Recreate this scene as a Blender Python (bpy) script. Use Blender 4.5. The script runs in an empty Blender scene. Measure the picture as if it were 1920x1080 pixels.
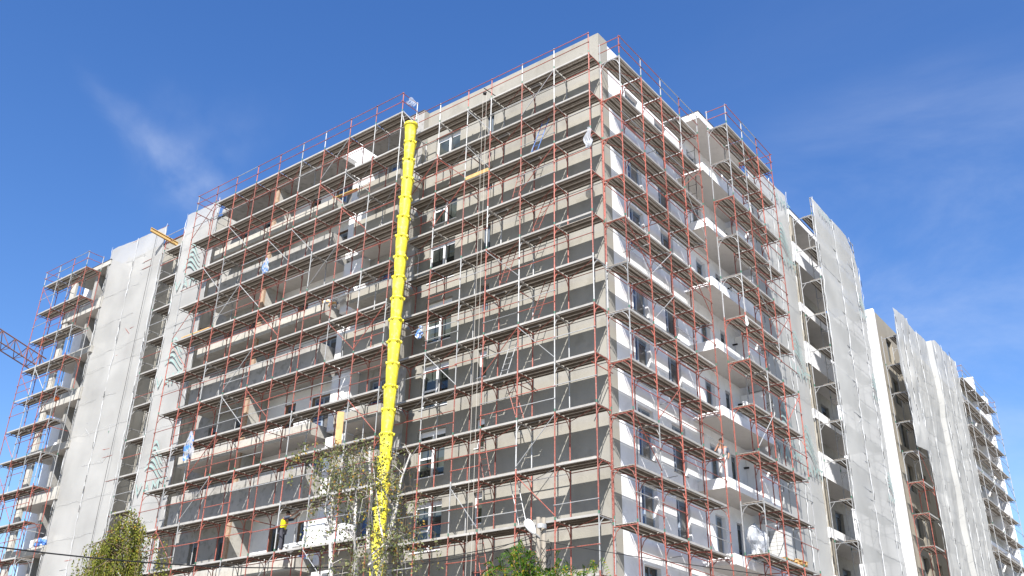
import bpy, bmesh, math, random
from mathutils import Vector, Matrix, noise
R_ = math.radians
scene = bpy.context.scene
COL = scene.collection

# ------------------------------------------------------------------ camera
cam_d = bpy.data.cameras.new('camera'); cam = bpy.data.objects.new('camera', cam_d); COL.objects.link(cam)
yaw, pit, rol = (R_(a) for a in (37.98379876, 26.45668603, 1.14254551))
F0 = Vector((-math.sin(yaw), math.cos(yaw), 0)); R0 = Vector((math.cos(yaw), math.sin(yaw), 0)); U0 = Vector((0, 0, 1))
FW = F0*math.cos(pit) + U0*math.sin(pit); UP = -F0*math.sin(pit) + U0*math.cos(pit)
RT = R0*math.cos(rol) + UP*math.sin(rol); UP = UP*math.cos(rol) - R0*math.sin(rol)
M = Matrix((RT, UP, -FW)).transposed().to_4x4(); M.translation = (16.74447, -27.77166, 1.6)
cam.matrix_world = M
cam_d.sensor_width = 36; cam_d.lens = 36*1807.054/1920; cam_d.clip_end = 3000; cam_d.clip_start = .1
scene.camera = cam

# ------------------------------------------------------------------ sky, sun, exposure
SUN = Vector((.60, -1.0, 1.14)).normalized()
w = bpy.data.worlds.new('World'); scene.world = w; w.use_nodes = True
nt = w.node_tree; nt.nodes.clear(); N = nt.nodes.new; LK = nt.links.new
sky = N('ShaderNodeTexSky'); sky.sky_type = 'NISHITA'; sky.sun_disc = False
sky.sun_elevation = math.asin(SUN.z); sky.sun_rotation = math.atan2(SUN.x, SUN.y)
sky.air_density = 1.2; sky.dust_density = .25; sky.ozone_density = 2.8; sky.altitude = 100
bg = N('ShaderNodeBackground'); bg.inputs[1].default_value = .070
out = N('ShaderNodeOutputWorld')
tc = N('ShaderNodeTexCoord')
def wnode(op, a, b=None):
    n = N('ShaderNodeMath'); n.operation = op
    for i, v in enumerate((a, b)):
        if v is None: continue
        if isinstance(v, (int, float)): n.inputs[i].default_value = v
        else: LK(v, n.inputs[i])
    return n.outputs[0]
def cloud(center, spread, scale, rot, lo, hi, amount):
    # a patch of thin cirrus round one direction of the sky
    d = N('ShaderNodeVectorMath'); d.operation = 'DOT_PRODUCT'; LK(tc.outputs['Generated'], d.inputs[0]); d.inputs[1].default_value = Vector(center).normalized()
    mr = N('ShaderNodeMapRange'); mr.interpolation_type = 'SMOOTHSTEP'
    LK(d.outputs['Value'], mr.inputs[0]); mr.inputs[1].default_value = math.cos(R_(spread)); mr.inputs[2].default_value = 1
    mp = N('ShaderNodeMapping'); LK(tc.outputs['Generated'], mp.inputs[0]); mp.inputs['Rotation'].default_value = rot; mp.inputs['Scale'].default_value = scale
    nz = N('ShaderNodeTexNoise'); LK(mp.outputs[0], nz.inputs[0]); nz.inputs['Scale'].default_value = 1; nz.inputs['Detail'].default_value = 9; nz.inputs['Roughness'].default_value = .62; nz.inputs['Distortion'].default_value = .5
    m2 = N('ShaderNodeMapRange'); m2.interpolation_type = 'SMOOTHSTEP'; LK(nz.outputs[0], m2.inputs[0]); m2.inputs[1].default_value = lo; m2.inputs[2].default_value = hi
    return wnode('MULTIPLY', wnode('MULTIPLY', mr.outputs[0], m2.outputs[0]), amount)
def pixdir(x, y): return FW + RT*((x-960)/1807.054) + UP*((540-y)/1807.054)
def streak(p, q, width, lo, hi, amount):
    # one thin wisp along the great circle from p to q
    p, q = Vector(p).normalized(), Vector(q).normalized(); al = (q-p).normalized(); ac = p.cross(q).normalized(); md = (p+q).normalized()
    def dot(v):
        d = N('ShaderNodeVectorMath'); d.operation = 'DOT_PRODUCT'; LK(tc.outputs['Generated'], d.inputs[0]); d.inputs[1].default_value = v; return d.outputs['Value']
    nz = N('ShaderNodeTexNoise'); LK(tc.outputs['Generated'], nz.inputs[0]); nz.inputs['Scale'].default_value = 9; nz.inputs['Detail'].default_value = 10; nz.inputs['Roughness'].default_value = .6; nz.inputs['Distortion'].default_value = .8
    n2 = N('ShaderNodeTexNoise'); LK(tc.outputs['Generated'], n2.inputs[0]); n2.inputs['Scale'].default_value = 22; n2.inputs['Detail'].default_value = 8
    across = wnode('ADD', dot(ac), wnode('MULTIPLY', wnode('SUBTRACT', nz.outputs[0], .5), width*2.6))
    half = (q-p).length*.5
    t = wnode('DIVIDE', dot(al), half)                       # -1 .. 1 along the wisp
    wv = wnode('MULTIPLY', wnode('ADD', t, 1.9), width*.42)    # it widens towards its lower end
    gx = wnode('POWER', 2.718, wnode('MULTIPLY', wnode('POWER', wnode('ABSOLUTE', wnode('DIVIDE', across, wv)), 2), -1))
    m1 = N('ShaderNodeMapRange'); m1.interpolation_type = 'SMOOTHSTEP'; LK(wnode('ABSOLUTE', t), m1.inputs[0]); m1.inputs[1].default_value = 1.25; m1.inputs[2].default_value = .55
    m2 = N('ShaderNodeMapRange'); LK(n2.outputs[0], m2.inputs[0]); m2.inputs[1].default_value = lo; m2.inputs[2].default_value = hi
    front = N('ShaderNodeMapRange'); LK(dot(md), front.inputs[0]); front.inputs[1].default_value = .5; front.inputs[2].default_value = .6
    m1o = wnode('MULTIPLY', m1.outputs[0], wnode('MULTIPLY', wnode('ADD', t, 1.35), .5))   # brightest at its lower end
    return wnode('MULTIPLY', wnode('MULTIPLY', wnode('MULTIPLY', gx, m1o), wnode('MULTIPLY', m2.outputs[0], front.outputs[0])), amount)
c1 = streak(pixdir(150, 125), pixdir(425, 410), .018, .25, .75, .36)
c2 = streak(pixdir(250, 150), pixdir(440, 330), .05, .3, .8, .14)
c3 = cloud(pixdir(1800, 620), 17, (2.6, 2.6, 7), (.1, .3, .4), .33, .82, .36)
c4 = cloud(pixdir(1780, 120), 20, (2, 2, 5), (.5, .1, .6), .32, .95, .05)
csum = wnode('ADD', wnode('ADD', c1, c2), wnode('ADD', c3, c4))
mixc = N('ShaderNodeMixRGB'); LK(csum, mixc.inputs[0]); LK(sky.outputs[0], mixc.inputs[1]); mixc.inputs[2].default_value = (4.6, 5.0, 5.6, 1)
hsv = N('ShaderNodeHueSaturation'); LK(mixc.outputs[0], hsv.inputs['Color']); hsv.inputs['Hue'].default_value = .513; hsv.inputs['Saturation'].default_value = 1.28; hsv.inputs['Value'].default_value = 1.06
LK(hsv.outputs[0], bg.inputs[0]); LK(bg.outputs[0], out.inputs[0])
sl = bpy.data.lights.new('sun', 'SUN'); sl.energy = 5.0; sl.angle = R_(.5); sl.color = (1, .955, .89)
so = bpy.data.objects.new('sun', sl); COL.objects.link(so); so.rotation_euler = SUN.to_track_quat('Z', 'Y').to_euler()
scene.view_settings.view_transform = 'Standard'; scene.view_settings.look = 'None'; scene.view_settings.gamma = 1
scene.view_settings.exposure = 1.42
scene.cycles.max_bounces = 8; scene.cycles.transparent_max_bounces = 24

# ------------------------------------------------------------------ materials
MATS = {}
def mat(name, col, rough=.8, var=.12, scale=.6, metal=0, spec=.3, bump=0, objvar=0, stain=None, stain_amt=0, streak=False):
    if name in MATS: return MATS[name]
    m = bpy.data.materials.new(name); m.use_nodes = True; MATS[name] = m
    t = m.node_tree; b = t.nodes['Principled BSDF']; n = t.nodes.new; l = t.links.new
    b.inputs['Roughness'].default_value = rough; b.inputs['Metallic'].default_value = metal
    b.inputs['Specular IOR Level'].default_value = spec
    co = n('ShaderNodeTexCoord'); geo = n('ShaderNodeNewGeometry')
    mp = n('ShaderNodeMapping'); l(geo.outputs['Position'], mp.inputs[0])
    mp.inputs['Scale'].default_value = (1, 1, .25) if streak else (1, 1, 1)
    nz = n('ShaderNodeTexNoise'); nz.inputs['Scale'].default_value = scale; nz.inputs['Detail'].default_value = 8; nz.inputs['Roughness'].default_value = .65
    l(mp.outputs[0], nz.inputs['Vector'])
    mr = n('ShaderNodeMapRange'); l(nz.outputs[0], mr.inputs[0]); mr.inputs[1].default_value = .25; mr.inputs[2].default_value = .75
    mr.inputs[3].default_value = 1-var; mr.inputs[4].default_value = 1+var
    mul = n('ShaderNodeVectorMath'); mul.operation = 'SCALE'; mul.inputs[0].default_value = col[:3]; l(mr.outputs[0], mul.inputs['Scale'])
    last = mul.outputs[0]
    if objvar:
        oi = n('ShaderNodeObjectInfo'); m3 = n('ShaderNodeMapRange'); l(oi.outputs['Random'], m3.inputs[0]); m3.inputs[3].default_value = 1-objvar; m3.inputs[4].default_value = 1+objvar
        mu = n('ShaderNodeVectorMath'); mu.operation = 'SCALE'; l(last, mu.inputs[0]); l(m3.outputs[0], mu.inputs['Scale']); last = mu.outputs[0]
    if stain:
        n2 = n('ShaderNodeTexNoise'); n2.inputs['Scale'].default_value = scale*4.3; n2.inputs['Detail'].default_value = 6; l(geo.outputs['Position'], n2.inputs['Vector'])
        m4 = n('ShaderNodeMapRange'); l(n2.outputs[0], m4.inputs[0]); m4.inputs[1].default_value = .54; m4.inputs[2].default_value = .66; m4.inputs[4].default_value = stain_amt
        mx = n('ShaderNodeMixRGB'); l(m4.outputs[0], mx.inputs[0]); l(last, mx.inputs[1]); mx.inputs[2].default_value = (*stain, 1); last = mx.outputs[0]
    l(last, b.inputs['Base Color'])
    if bump:
        bp = n('ShaderNodeBump'); bp.inputs['Strength'].default_value = bump; bp.inputs['Distance'].default_value = .02
        n5 = n('ShaderNodeTexNoise'); n5.inputs['Scale'].default_value = 9; n5.inputs['Detail'].default_value = 6; l(geo.outputs['Position'], n5.inputs['Vector'])
        l(n5.outputs[0], bp.inputs['Height']); l(bp.outputs[0], b.inputs['Normal'])
    return m
BEIGE = mat('beige_render', (.218, .209, .186), .92, .2, .45, bump=.25, streak=True, stain=(.165, .155, .135), stain_amt=.45)
BEIGE2 = mat('beige_render_smooth', (.232, .221, .196), .92, .08, .7, bump=.2)
WHITE = mat('white_render', (.62, .62, .635), .9, .08, .5, bump=.15, stain=(.47, .47, .475), stain_amt=.45)
FOAMW = mat('white_insulation', (.58, .58, .585), .9, .05, 1.2, bump=.1, stain=(.5, .5, .5), stain_amt=.3)
CONC = mat('raw_concrete', (.245, .24, .23), .92, .22, .9, bump=.4, stain=(.11, .105, .1), stain_amt=.5, streak=True)
CONCP = mat('pale_concrete', (.315, .305, .28), .92, .16, 1.1, bump=.35, stain=(.2, .19, .17), stain_amt=.45)
SOFF = mat('soffit_paint', (.42, .40, .375), .92, .06, .8, stain=(.33, .31, .29), stain_amt=.3)
BRICK = mat('orange_brick', (.27, .185, .125), .9, .35, 6, stain=(.3, .28, .25), stain_amt=.8)
RED = mat('red_oxide_paint', (.215, .056, .040), .55, .25, 5, spec=.35, objvar=.3, stain=(.33, .23, .20), stain_amt=.5)
GALV = mat('galvanised_steel', (.27, .275, .28), .5, .2, 4, metal=.2, objvar=.25, stain=(.17, .16, .15), stain_amt=.4)
TEAL = mat('green_coupler', (.04, .11, .075), .5, .1, 3)
DECK = mat('steel_deck', (.39, .362, .325), .7, .2, 1.2, objvar=.16, stain=(.2, .165, .13), stain_amt=.45)
RIB = mat('deck_rib_painted_shade', (.105, .085, .066), .8, .3, 3)  # dark brown puts the shade of the underside grooves into the rib colour
DECKE = mat('deck_edge', (.27, .262, .25), .6, .2, 2.5, objvar=.15, stain=(.3, .27, .23), stain_amt=.5)
WOOD = mat('timber', (.42, .26, .11), .8, .25, 4)
YWOOD = mat('yellow_formwork_timber', (.34, .22, .08), .7, .15, 3)
FRAMEW = mat('white_window_frame', (.62, .63, .65), .4, .04, 2)
FRAMED = mat('grey_window_frame', (.10, .12, .15), .4, .1, 2)
FRAMEB = mat('window_frame_blue_film', (.24, .28, .34), .35, .1, 2)
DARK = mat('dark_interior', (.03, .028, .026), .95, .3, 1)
YEL = mat('yellow_plastic', (.60, .52, .03), .5, .12, 1.3, spec=.4, stain=(.46, .42, .17), stain_amt=.6)
ROPE = mat('pale_rope', (.33, .31, .28), .9, .1, 5)
BLK = mat('black_rubber', (.015, .015, .016), .7, .1, 3)
BLUE = mat('blue_plastic', (.06, .15, .40), .4, .2, 4)
ORNG = mat('orange_plastic', (.62, .12, .01), .5, .15, 4)
PLAS = mat('white_plastic_sheet', (.42, .43, .44), .35, .1, 4)
GROUND = mat('dusty_ground', (.28, .268, .248), .95, .25, .4, bump=.3)
ASPH = mat('asphalt', (.055, .055, .055), .9, .2, 2)
POLEC = mat('concrete_pole_grey', (.24, .215, .18), .9, .2, 3, streak=True)
LETTER = mat('green_print', (.21, .285, .27), .8, .2, 2)
BITUM = mat('dark_roof_edge', (.05, .05, .055), .8, .1, 2)
BLOCK = mat('grey_blocks', (.36, .36, .35), .9, .15, 3)
CRANEM = mat('crane_orange', (.17, .085, .065), .6, .2, 1)
BARK_B = mat('birch_bark', (.42, .40, .37), .8, .25, 5, stain=(.05, .045, .04), stain_amt=.7)
BARK = mat('brown_bark', (.10, .075, .05), .9, .3, 8)
BRICKC = mat('tan_cladding', (.215, .195, .16), .85, .15, 1.2, streak=True)

def glass_mat(name, col, rough=.06):
    m = bpy.data.materials.new(name); m.use_nodes = True; t = m.node_tree; b = t.nodes['Principled BSDF']
    g = t.nodes.new('ShaderNodeNewGeometry'); nz = t.nodes.new('ShaderNodeTexNoise'); nz.inputs['Scale'].default_value = .55; nz.inputs['Detail'].default_value = 3
    t.links.new(g.outputs['Position'], nz.inputs['Vector'])
    mx = t.nodes.new('ShaderNodeMixRGB'); mr = t.nodes.new('ShaderNodeMapRange'); t.links.new(nz.outputs[0], mr.inputs[0]); mr.inputs[1].default_value = .42; mr.inputs[2].default_value = .58
    t.links.new(mr.outputs[0], mx.inputs[0]); mx.inputs[1].default_value = (*[c*.35 for c in col], 1); mx.inputs[2].default_value = (*col, 1)
    t.links.new(mx.outputs[0], b.inputs['Base Color']); b.inputs['Roughness'].default_value = rough; b.inputs['Specular IOR Level'].default_value = .75
    return m
GLASS = glass_mat('window_glass', (.055, .065, .06)); GLASSB = glass_mat('window_glass_blue_film', (.05, .10, .24), .15); GLASSG = glass_mat('window_glass_dusty', (.15, .14, .125), .18)

def net_mat(name, col, alpha, nscale=.35):
    m = bpy.data.materials.new(name); m.use_nodes = True; t = m.node_tree; t.nodes.clear(); n = t.nodes.new; l = t.links.new
    o = n('ShaderNodeOutputMaterial'); g = n('ShaderNodeNewGeometry')
    nz = n('ShaderNodeTexNoise'); nz.inputs['Scale'].default_value = nscale; nz.inputs['Detail'].default_value = 6; l(g.outputs['Position'], nz.inputs['Vector'])
    mr = n('ShaderNodeMapRange'); l(nz.outputs[0], mr.inputs[0]); mr.inputs[1].default_value = .3; mr.inputs[2].default_value = .7; mr.inputs[3].default_value = .86; mr.inputs[4].default_value = 1.1
    sc = n('ShaderNodeVectorMath'); sc.operation = 'SCALE'; sc.inputs[0].default_value = col; l(mr.outputs[0], sc.inputs['Scale'])
    d = n('ShaderNodeBsdfDiffuse'); l(sc.outputs[0], d.inputs[0]); tr = n('ShaderNodeBsdfTranslucent'); l(sc.outputs[0], tr.inputs[0])
    a1 = n('ShaderNodeMixShader'); a1.inputs[0].default_value = .35; l(d.outputs[0], a1.inputs[1]); l(tr.outputs[0], a1.inputs[2])
    tp = n('ShaderNodeBsdfTransparent'); a2 = n('ShaderNodeMixShader')
    n2 = n('ShaderNodeTexNoise'); n2.inputs['Scale'].default_value = .5; l(g.outputs['Position'], n2.inputs['Vector'])
    m2 = n('ShaderNodeMapRange'); l(n2.outputs[0], m2.inputs[0]); m2.inputs[1].default_value = .35; m2.inputs[2].default_value = .65; m2.inputs[3].default_value = alpha*.6; m2.inputs[4].default_value = alpha*1.3
    l(m2.outputs[0], a2.inputs[0]); l(a1.outputs[0], a2.inputs[1]); l(tp.outputs[0], a2.inputs[2]); l(a2.outputs[0], o.inputs[0])
    return m
NET = net_mat('white_debris_net', (.41, .41, .402), .11)
NETR = net_mat('white_debris_net_far', (.43, .432, .42), .06)
FILM = net_mat('clear_plastic', (.5, .53, .58), .45, 3)

def leaf_mat(name, cols):
    m = bpy.data.materials.new(name); m.use_nodes = True; t = m.node_tree; t.nodes.clear(); n = t.nodes.new; l = t.links.new
    o = n('ShaderNodeOutputMaterial'); g = n('ShaderNodeNewGeometry'); cr = n('ShaderNodeValToRGB'); l(g.outputs['Random Per Island'], cr.inputs[0])
    els = cr.color_ramp.elements; els[0].color = (*cols[0][1], 1); els[0].position = cols[0][0]; els[1].color = (*cols[-1][1], 1); els[1].position = cols[-1][0]
    for p, c in cols[1:-1]: e = els.new(p); e.color = (*c, 1)
    d = n('ShaderNodeBsdfDiffuse'); l(cr.outputs[0], d.inputs[0]); tr = n('ShaderNodeBsdfTranslucent'); l(cr.outputs[0], tr.inputs[0])
    a = n('ShaderNodeMixShader'); a.inputs[0].default_value = .3; l(d.outputs[0], a.inputs[1]); l(tr.outputs[0], a.inputs[2]); l(a.outputs[0], o.inputs[0]); return m
LEAF1 = leaf_mat('weeping_leaves', [(0, (.07, .09, .018)), (.45, (.15, .17, .032)), (.8, (.21, .21, .05)), (.95, (.24, .19, .045)), (1, (.28, .15, .02))])
LEAF2 = leaf_mat('birch_leaves', [(0, (.085, .105, .045)), (.6, (.15, .17, .07)), (.86, (.2, .19, .10)), (.94, (.3, .19, .02)), (1, (.16, .07, .03))])
LEAF3 = leaf_mat('acacia_leaves', [(0, (.03, .07, .012)), (.6, (.06, .13, .02)), (.84, (.12, .17, .03)), (.93, (.30, .22, .02)), (1, (.16, .10, .02))])

# ------------------------------------------------------------------ mesh helpers
class MB:
    def __init__(s): s.v = []; s.f = []; s.mi = []; s.mats = []
    def m(s, mt):
        if mt not in s.mats: s.mats.append(mt)
        return s.mats.index(mt)
    def face(s, pts, mt): 
        i = len(s.v); s.v += [tuple(p) for p in pts]; s.f.append(tuple(range(i, i+len(pts)))); s.mi.append(s.m(mt))
    def box(s, a, b, mt, faces='xXyYzZ'):
        x0, y0, z0 = (min(a[i], b[i]) for i in range(3)); x1, y1, z1 = (max(a[i], b[i]) for i in range(3))
        i = len(s.v); s.v += [(x, y, z) for z in (z0, z1) for y in (y0, y1) for x in (x0, x1)]
        q = {'z': (0, 2, 3, 1), 'Z': (4, 5, 7, 6), 'y': (0, 1, 5, 4), 'Y': (2, 6, 7, 3), 'x': (0, 4, 6, 2), 'X': (1, 3, 7, 5)}
        k = s.m(mt)
        for c in faces: s.f.append(tuple(i+j for j in q[c])); s.mi.append(k)
    def tube(s, pts, r, mt, n=6, caps=True):
        pts = [Vector(p) for p in pts]; k = s.m(mt); rs = r if isinstance(r, (list, tuple)) else [r]*len(pts)
        base = len(s.v); prev = None
        for j, p in enumerate(pts):
            d = (pts[min(j+1, len(pts)-1)] - pts[max(j-1, 0)]).normalized()
            if prev is None: a = d.cross(Vector((0, 0, 1)) if abs(d.z) < .9 else Vector((1, 0, 0))).normalized()
            else:
                a = prev - d*prev.dot(d); a = a.normalized() if a.length > 1e-6 else d.orthogonal().normalized()
            prev = a; b = d.cross(a)
            for q in range(n):
                t = 2*math.pi*q/n; s.v.append(tuple(p + (a*math.cos(t) + b*math.sin(t))*rs[j]))
        for j in range(len(pts)-1):
            for q in range(n):
                q2 = (q+1) % n; s.f.append((base+j*n+q, base+j*n+q2, base+(j+1)*n+q2, base+(j+1)*n+q)); s.mi.append(k)
        if caps:
            s.f.append(tuple(base+q for q in reversed(range(n)))); s.mi.append(k)
            e = base+(len(pts)-1)*n; s.f.append(tuple(e+q for q in range(n))); s.mi.append(k)
    def lathe(s, prof, mt, n=20, cx=0, cy=0):
        k = s.m(mt); b = len(s.v)
        for r, z in prof:
            for q in range(n): t = 2*math.pi*q/n; s.v.append((cx+r*math.cos(t), cy+r*math.sin(t), z))
        for j in range(len(prof)-1):
            for q in range(n): q2 = (q+1) % n; s.f.append((b+j*n+q, b+j*n+q2, b+(j+1)*n+q2, b+(j+1)*n+q)); s.mi.append(k)
    def mesh(s, name):
        me = bpy.data.meshes.new(name); me.from_pydata(s.v, [], s.f)
        for mt in s.mats: me.materials.append(mt)
        me.polygons.foreach_set('material_index', s.mi); me.update(); return me
    def build(s, name, parent=None, loc=None, smooth=False):
        o = bpy.data.objects.new(name, s.mesh(name)); COL.objects.link(o)
        if smooth: o.data.polygons.foreach_set('use_smooth', [True]*len(o.data.polygons))
        if parent: o.parent = parent
        if loc: o.location = loc
        return o
def link(name, me, parent=None, loc=(0, 0, 0), rot=(0, 0, 0), sc=(1, 1, 1)):
    o = bpy.data.objects.new(name, me); COL.objects.link(o); o.location = loc; o.rotation_euler = rot; o.scale = sc
    if parent: o.parent = parent
    return o
def tag(o, label, cat, group=None):
    o['label'] = label; o['category'] = cat
    if group: o['group'] = group
    return o
def thing(name, label, cat, loc=(0, 0, 0), rot=(0, 0, 0), group=None):
    o = bpy.data.objects.new(name, None); COL.objects.link(o); o.location = loc; o.rotation_euler = rot; o.empty_display_size = .2
    return tag(o, label, cat, group)
def wob(p, a, s=1.0):
    v = noise.noise_vector(Vector(p)*s); return Vector(p) + v*a

# ------------------------------------------------------------------ ground
g = MB(); g.face([(-900, -900, 0), (900, -900, 0), (900, 900, 0), (-900, 900, 0)], GROUND); o = g.build('ground'); o['kind'] = 'structure'
g = MB(); g.box((-60, -26, -.2), (60, -16, .004), ASPH); o = g.build('road'); o['kind'] = 'structure'

# ------------------------------------------------------------------ main apartment building
WT = lambda f: 11.37 + 3.065*f            # window heads of floor f
SF = lambda f: WT(f) + .6                 # soffit of the slab over floor f
SB = lambda f: 17.84 + 2.975*(f-2)        # the same in the balcony stack left of the chute
WB = lambda f: SB(f) - .55
YB = .95                                  # its back wall
FL = range(-3, 7)
BLD = thing('apartment_building', 'tall unfinished apartment block with beige and white walls wrapped in scaffolding, filling the middle', 'building', (-1.3, 1.3, 0))
def P(mb, name, smooth=False):
    o = mb.build(name, BLD, smooth=smooth); o.location = (1.3, -1.3, 0); return o
YW, XW = 1.3, -1.3
ZT = 31.57
def wall_panel(side, u0, u1, z0, z1, holes, mt, depth=.24, rev=None, name='wall', parent_fn=P, off=None):
    """front sheet with real openings and their reveals; side 'L' lies in plane y=YW, 'R' in plane x=XW"""
    mb = MB(); off = off if off is not None else (YW if side == 'L' else XW)
    pt = (lambda u, v, z: (u, off+v, z)) if side == 'L' else (lambda u, v, z: (off-v, u, z))
    us = sorted(set([u0, u1] + [h[i] for h in holes for i in (0, 1)])); zs = sorted(set([z0, z1] + [h[i] for h in holes for i in (2, 3)]))
    us = [u for u in us if u0 <= u <= u1]; zs = [z for z in zs if z0 <= z <= z1]
    for i in range(len(us)-1):
        run = None
        for j in range(len(zs)-1):
            cu, cz = (us[i]+us[i+1])/2, (zs[j]+zs[j+1])/2
            if any(h[0] < cu < h[1] and h[2] < cz < h[3] for h in holes):
                if run is not None: mb.face([pt(us[i], 0, run), pt(us[i+1], 0, run), pt(us[i+1], 0, zs[j]), pt(us[i], 0, zs[j])], mt); run = None
            elif run is None: run = zs[j]
        if run is not None: mb.face([pt(us[i], 0, run), pt(us[i+1], 0, run), pt(us[i+1], 0, z1), pt(us[i], 0, z1)], mt)
    r = rev or mt
    for a, b, c, d in holes:
        for q in ([(a, c), (b, c)], [(b, c), (b, d)], [(b, d), (a, d)], [(a, d), (a, c)]):
            (p0, p1) = q; mb.face([pt(p0[0], 0, p0[1]), pt(p0[0], depth, p0[1]), pt(p1[0], depth, p1[1]), pt(p1[0], 0, p1[1])], r)
    return parent_fn(mb, name)
def place_side(o, side, u, v, z, off=None):
    if side == 'L': o.location = (u+1.3, (YW if off is None else off)+v-1.3, z)
    else: o.location = (XW-v+1.3, u-1.3, z); o.rotation_euler = (0, 0, R_(90))
WIN_CACHE = {}
def window(side, a, b, c, d, kind, off=None, v=.2):
    """window > frame, glass panes, blind box; local x along the wall, y into the wall"""
    key = (round(b-a, 2), round(d-c, 2), kind)
    W, H = b-a, d-c
    if key not in WIN_CACHE:
        fm = MB(); gm = MB()
        fr = {'white': FRAMEW, 'grey': FRAMED, 'blue': FRAMEB, 'dark': FRAMED}[kind]
        gl = {'white': GLASS, 'grey': GLASSG, 'blue': GLASSG, 'dark': GLASS}[kind]
        t = .07
        fm.box((0, -.03, 0), (t, .05, H), fr); fm.box((W-t, -.03, 0), (W, .05, H), fr); fm.box((t, -.03, 0), (W-t, .05, t), fr); fm.box((t, -.03, H-t), (W-t, .05, H), fr)
        xs = [t, W-t]
        if W > .9:
            mx = W*(.5 if kind in 'white' else .42); fm.box((mx-.05, -.035, t), (mx+.05, .05, H-t), fr); xs = [t, mx-.05, mx+.05, W-t]
        panes = []
        for i in range(0, len(xs), 2):
            if i == 0 and H > 1.6: zz = [t, H*.42-.04, H*.42+.04, H-t]; fm.box((xs[i], -.034, H*.42-.04), (xs[i+1], .05, H*.42+.04), fr)
            else: zz = [t, H-t]
            for j in range(0, len(zz), 2):
                gmm = MB(); gmm.box((xs[i], .0, zz[j]), (xs[i+1], .02, zz[j+1]), gl if not (kind == 'blue' and i == 0) else GLASSB, 'yY')
                panes.append(gmm.mesh('glass_pane'))
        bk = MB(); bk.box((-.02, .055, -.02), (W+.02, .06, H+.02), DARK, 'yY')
        bb = MB(); bb.box((t, -.02, H-t-.16), (W-t, -.012, H-t-.002), FRAMED if kind != 'white' else FRAMEW)
        sill = MB(); sill.box((-.02, -.24, -.035), (W+.02, -.031, -.002), FRAMEW if kind == 'white' else GALV)
        WIN_CACHE[key] = (fm.mesh('window_frame'), panes, bk.mesh('backing'), bb.mesh('blind_box'), sill.mesh('sill'))
    fm, panes, bk, bb, sill = WIN_CACHE[key]
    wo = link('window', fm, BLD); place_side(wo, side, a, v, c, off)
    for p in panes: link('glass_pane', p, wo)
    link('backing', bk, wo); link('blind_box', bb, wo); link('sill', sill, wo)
    return wo

# --- left facade, beige corner part
hol = []
wlist = []
for f in FL:
    z = WT(f); hol += [(-10.95, -9.35, z-2.05, z), (-7.72, -7.24, z-1.27, z)]
    wlist += [('L', -10.95, -9.35, z-2.05, z, 'white'), ('L', -7.72, -7.24, z-1.27, z, 'white')]
wall_panel('L', -11.55, XW, 0, ZT, hol, BEIGE, rev=BEIGE2)
m_ = MB(); m_.face([(-11.55, YB, 0), (-11.55, YW, 0), (-11.55, YW, ZT), (-11.55, YB, ZT)], BEIGE2); P(m_, 'wall')
# --- left facade, balcony part: white right half, raw concrete left half
hol = []
for f in FL:
    z = WB(f); hol += [(-13.8, -12.5, z-2.05, z), (-17.67, -16.14, z-2.05, z), (-19.6, -18.86, z-2.05, z)]
    wlist += [('L', -13.8, -12.5, z-2.05, z, 'blue', YB), ('L', -17.67, -16.14, z-2.05, z, 'blue', YB), ('L', -19.6, -18.86, z-2.05, z, 'dark', YB)]
wall_panel('L', -14.55, -11.55, 0, ZT, [h for h in hol if h[0] > -15], CONC, rev=CONC, off=YB)
wall_panel('L', -21.0, -14.555, 0, ZT, [h for h in hol if h[0] < -15], FOAMW, rev=BRICK, off=YB)
hol = []
for f in FL:
    z = WB(f); hol += [(-25.7, -24.9, z-1.6, z), (-23.55, -22.85, z-2.05, z)]
    wlist += [('L', -25.7, -24.9, z-1.6, z, 'dark', YB), ('L', -23.55, -22.85, z-2.05, z, 'dark', YB)]
wall_panel('L', -26.9, -21.005, 0, ZT, hol, CONC, off=YB)
# --- recessed strip and the netted strip, then the far left end
wall_panel('L', -32.0, -26.905, 0, ZT-.2, [], BEIGE)
hol = []
for f in FL:
    z = WT(f); hol += [(-38.7, -37.9, z-2.05, z), (-41.6, -40.3, z-1.5, z)]
    wlist += [('L', -38.7, -37.9, z-2.05, z, 'dark'), ('L', -41.6, -40.3, z-1.5, z, 'dark')]
wall_panel('L', -37.8, -32.005, 0, ZT-.3, [], BEIGE)
wall_panel('L', -42.0, -37.805, 0, ZT-.3, hol, CONCP)
wall_panel('L', -43.4, -42.005, 0, ZT-.3, [], WHITE)
# --- right facade: beige return, then white
wall_panel('R', YW, 2.05, 0, ZT, [], BEIGE2)
hol = []
for f in FL:
    z = WT(f)
    hol += [(3.48, 4.68, z-2.05, z), (6.18, 7.32, z-2.05, z), (9.55, 10.5, z-2.05, z), (11.6, 12.32, z-1.95, z), (15.2, 16.6, z-1.5, z), (21.4, 23.0, z-2.05, z), (24.2, 25.4, z-1.4, z)]
    wlist += [('R', 3.48, 4.68, z-2.05, z, 'blue'), ('R', 6.18, 7.32, z-2.05, z, 'blue'), ('R', 9.55, 10.5, z-2.05, z, 'blue'), ('R', 11.6, 12.32, z-1.95, z, 'dark'),
              ('R', 21.4, 23.0, z-2.05, z, 'grey'), ('R', 24.2, 25.4, z-1.4, z, 'grey')]
wall_panel('R', 2.055, 19.3, 0, ZT-.25, [h for h in hol if h[0] < 14], WHITE)
wall_panel('R', 19.305, 27.0, 0, ZT-.45, [h for h in hol if h[0] > 20], CONCP)
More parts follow.
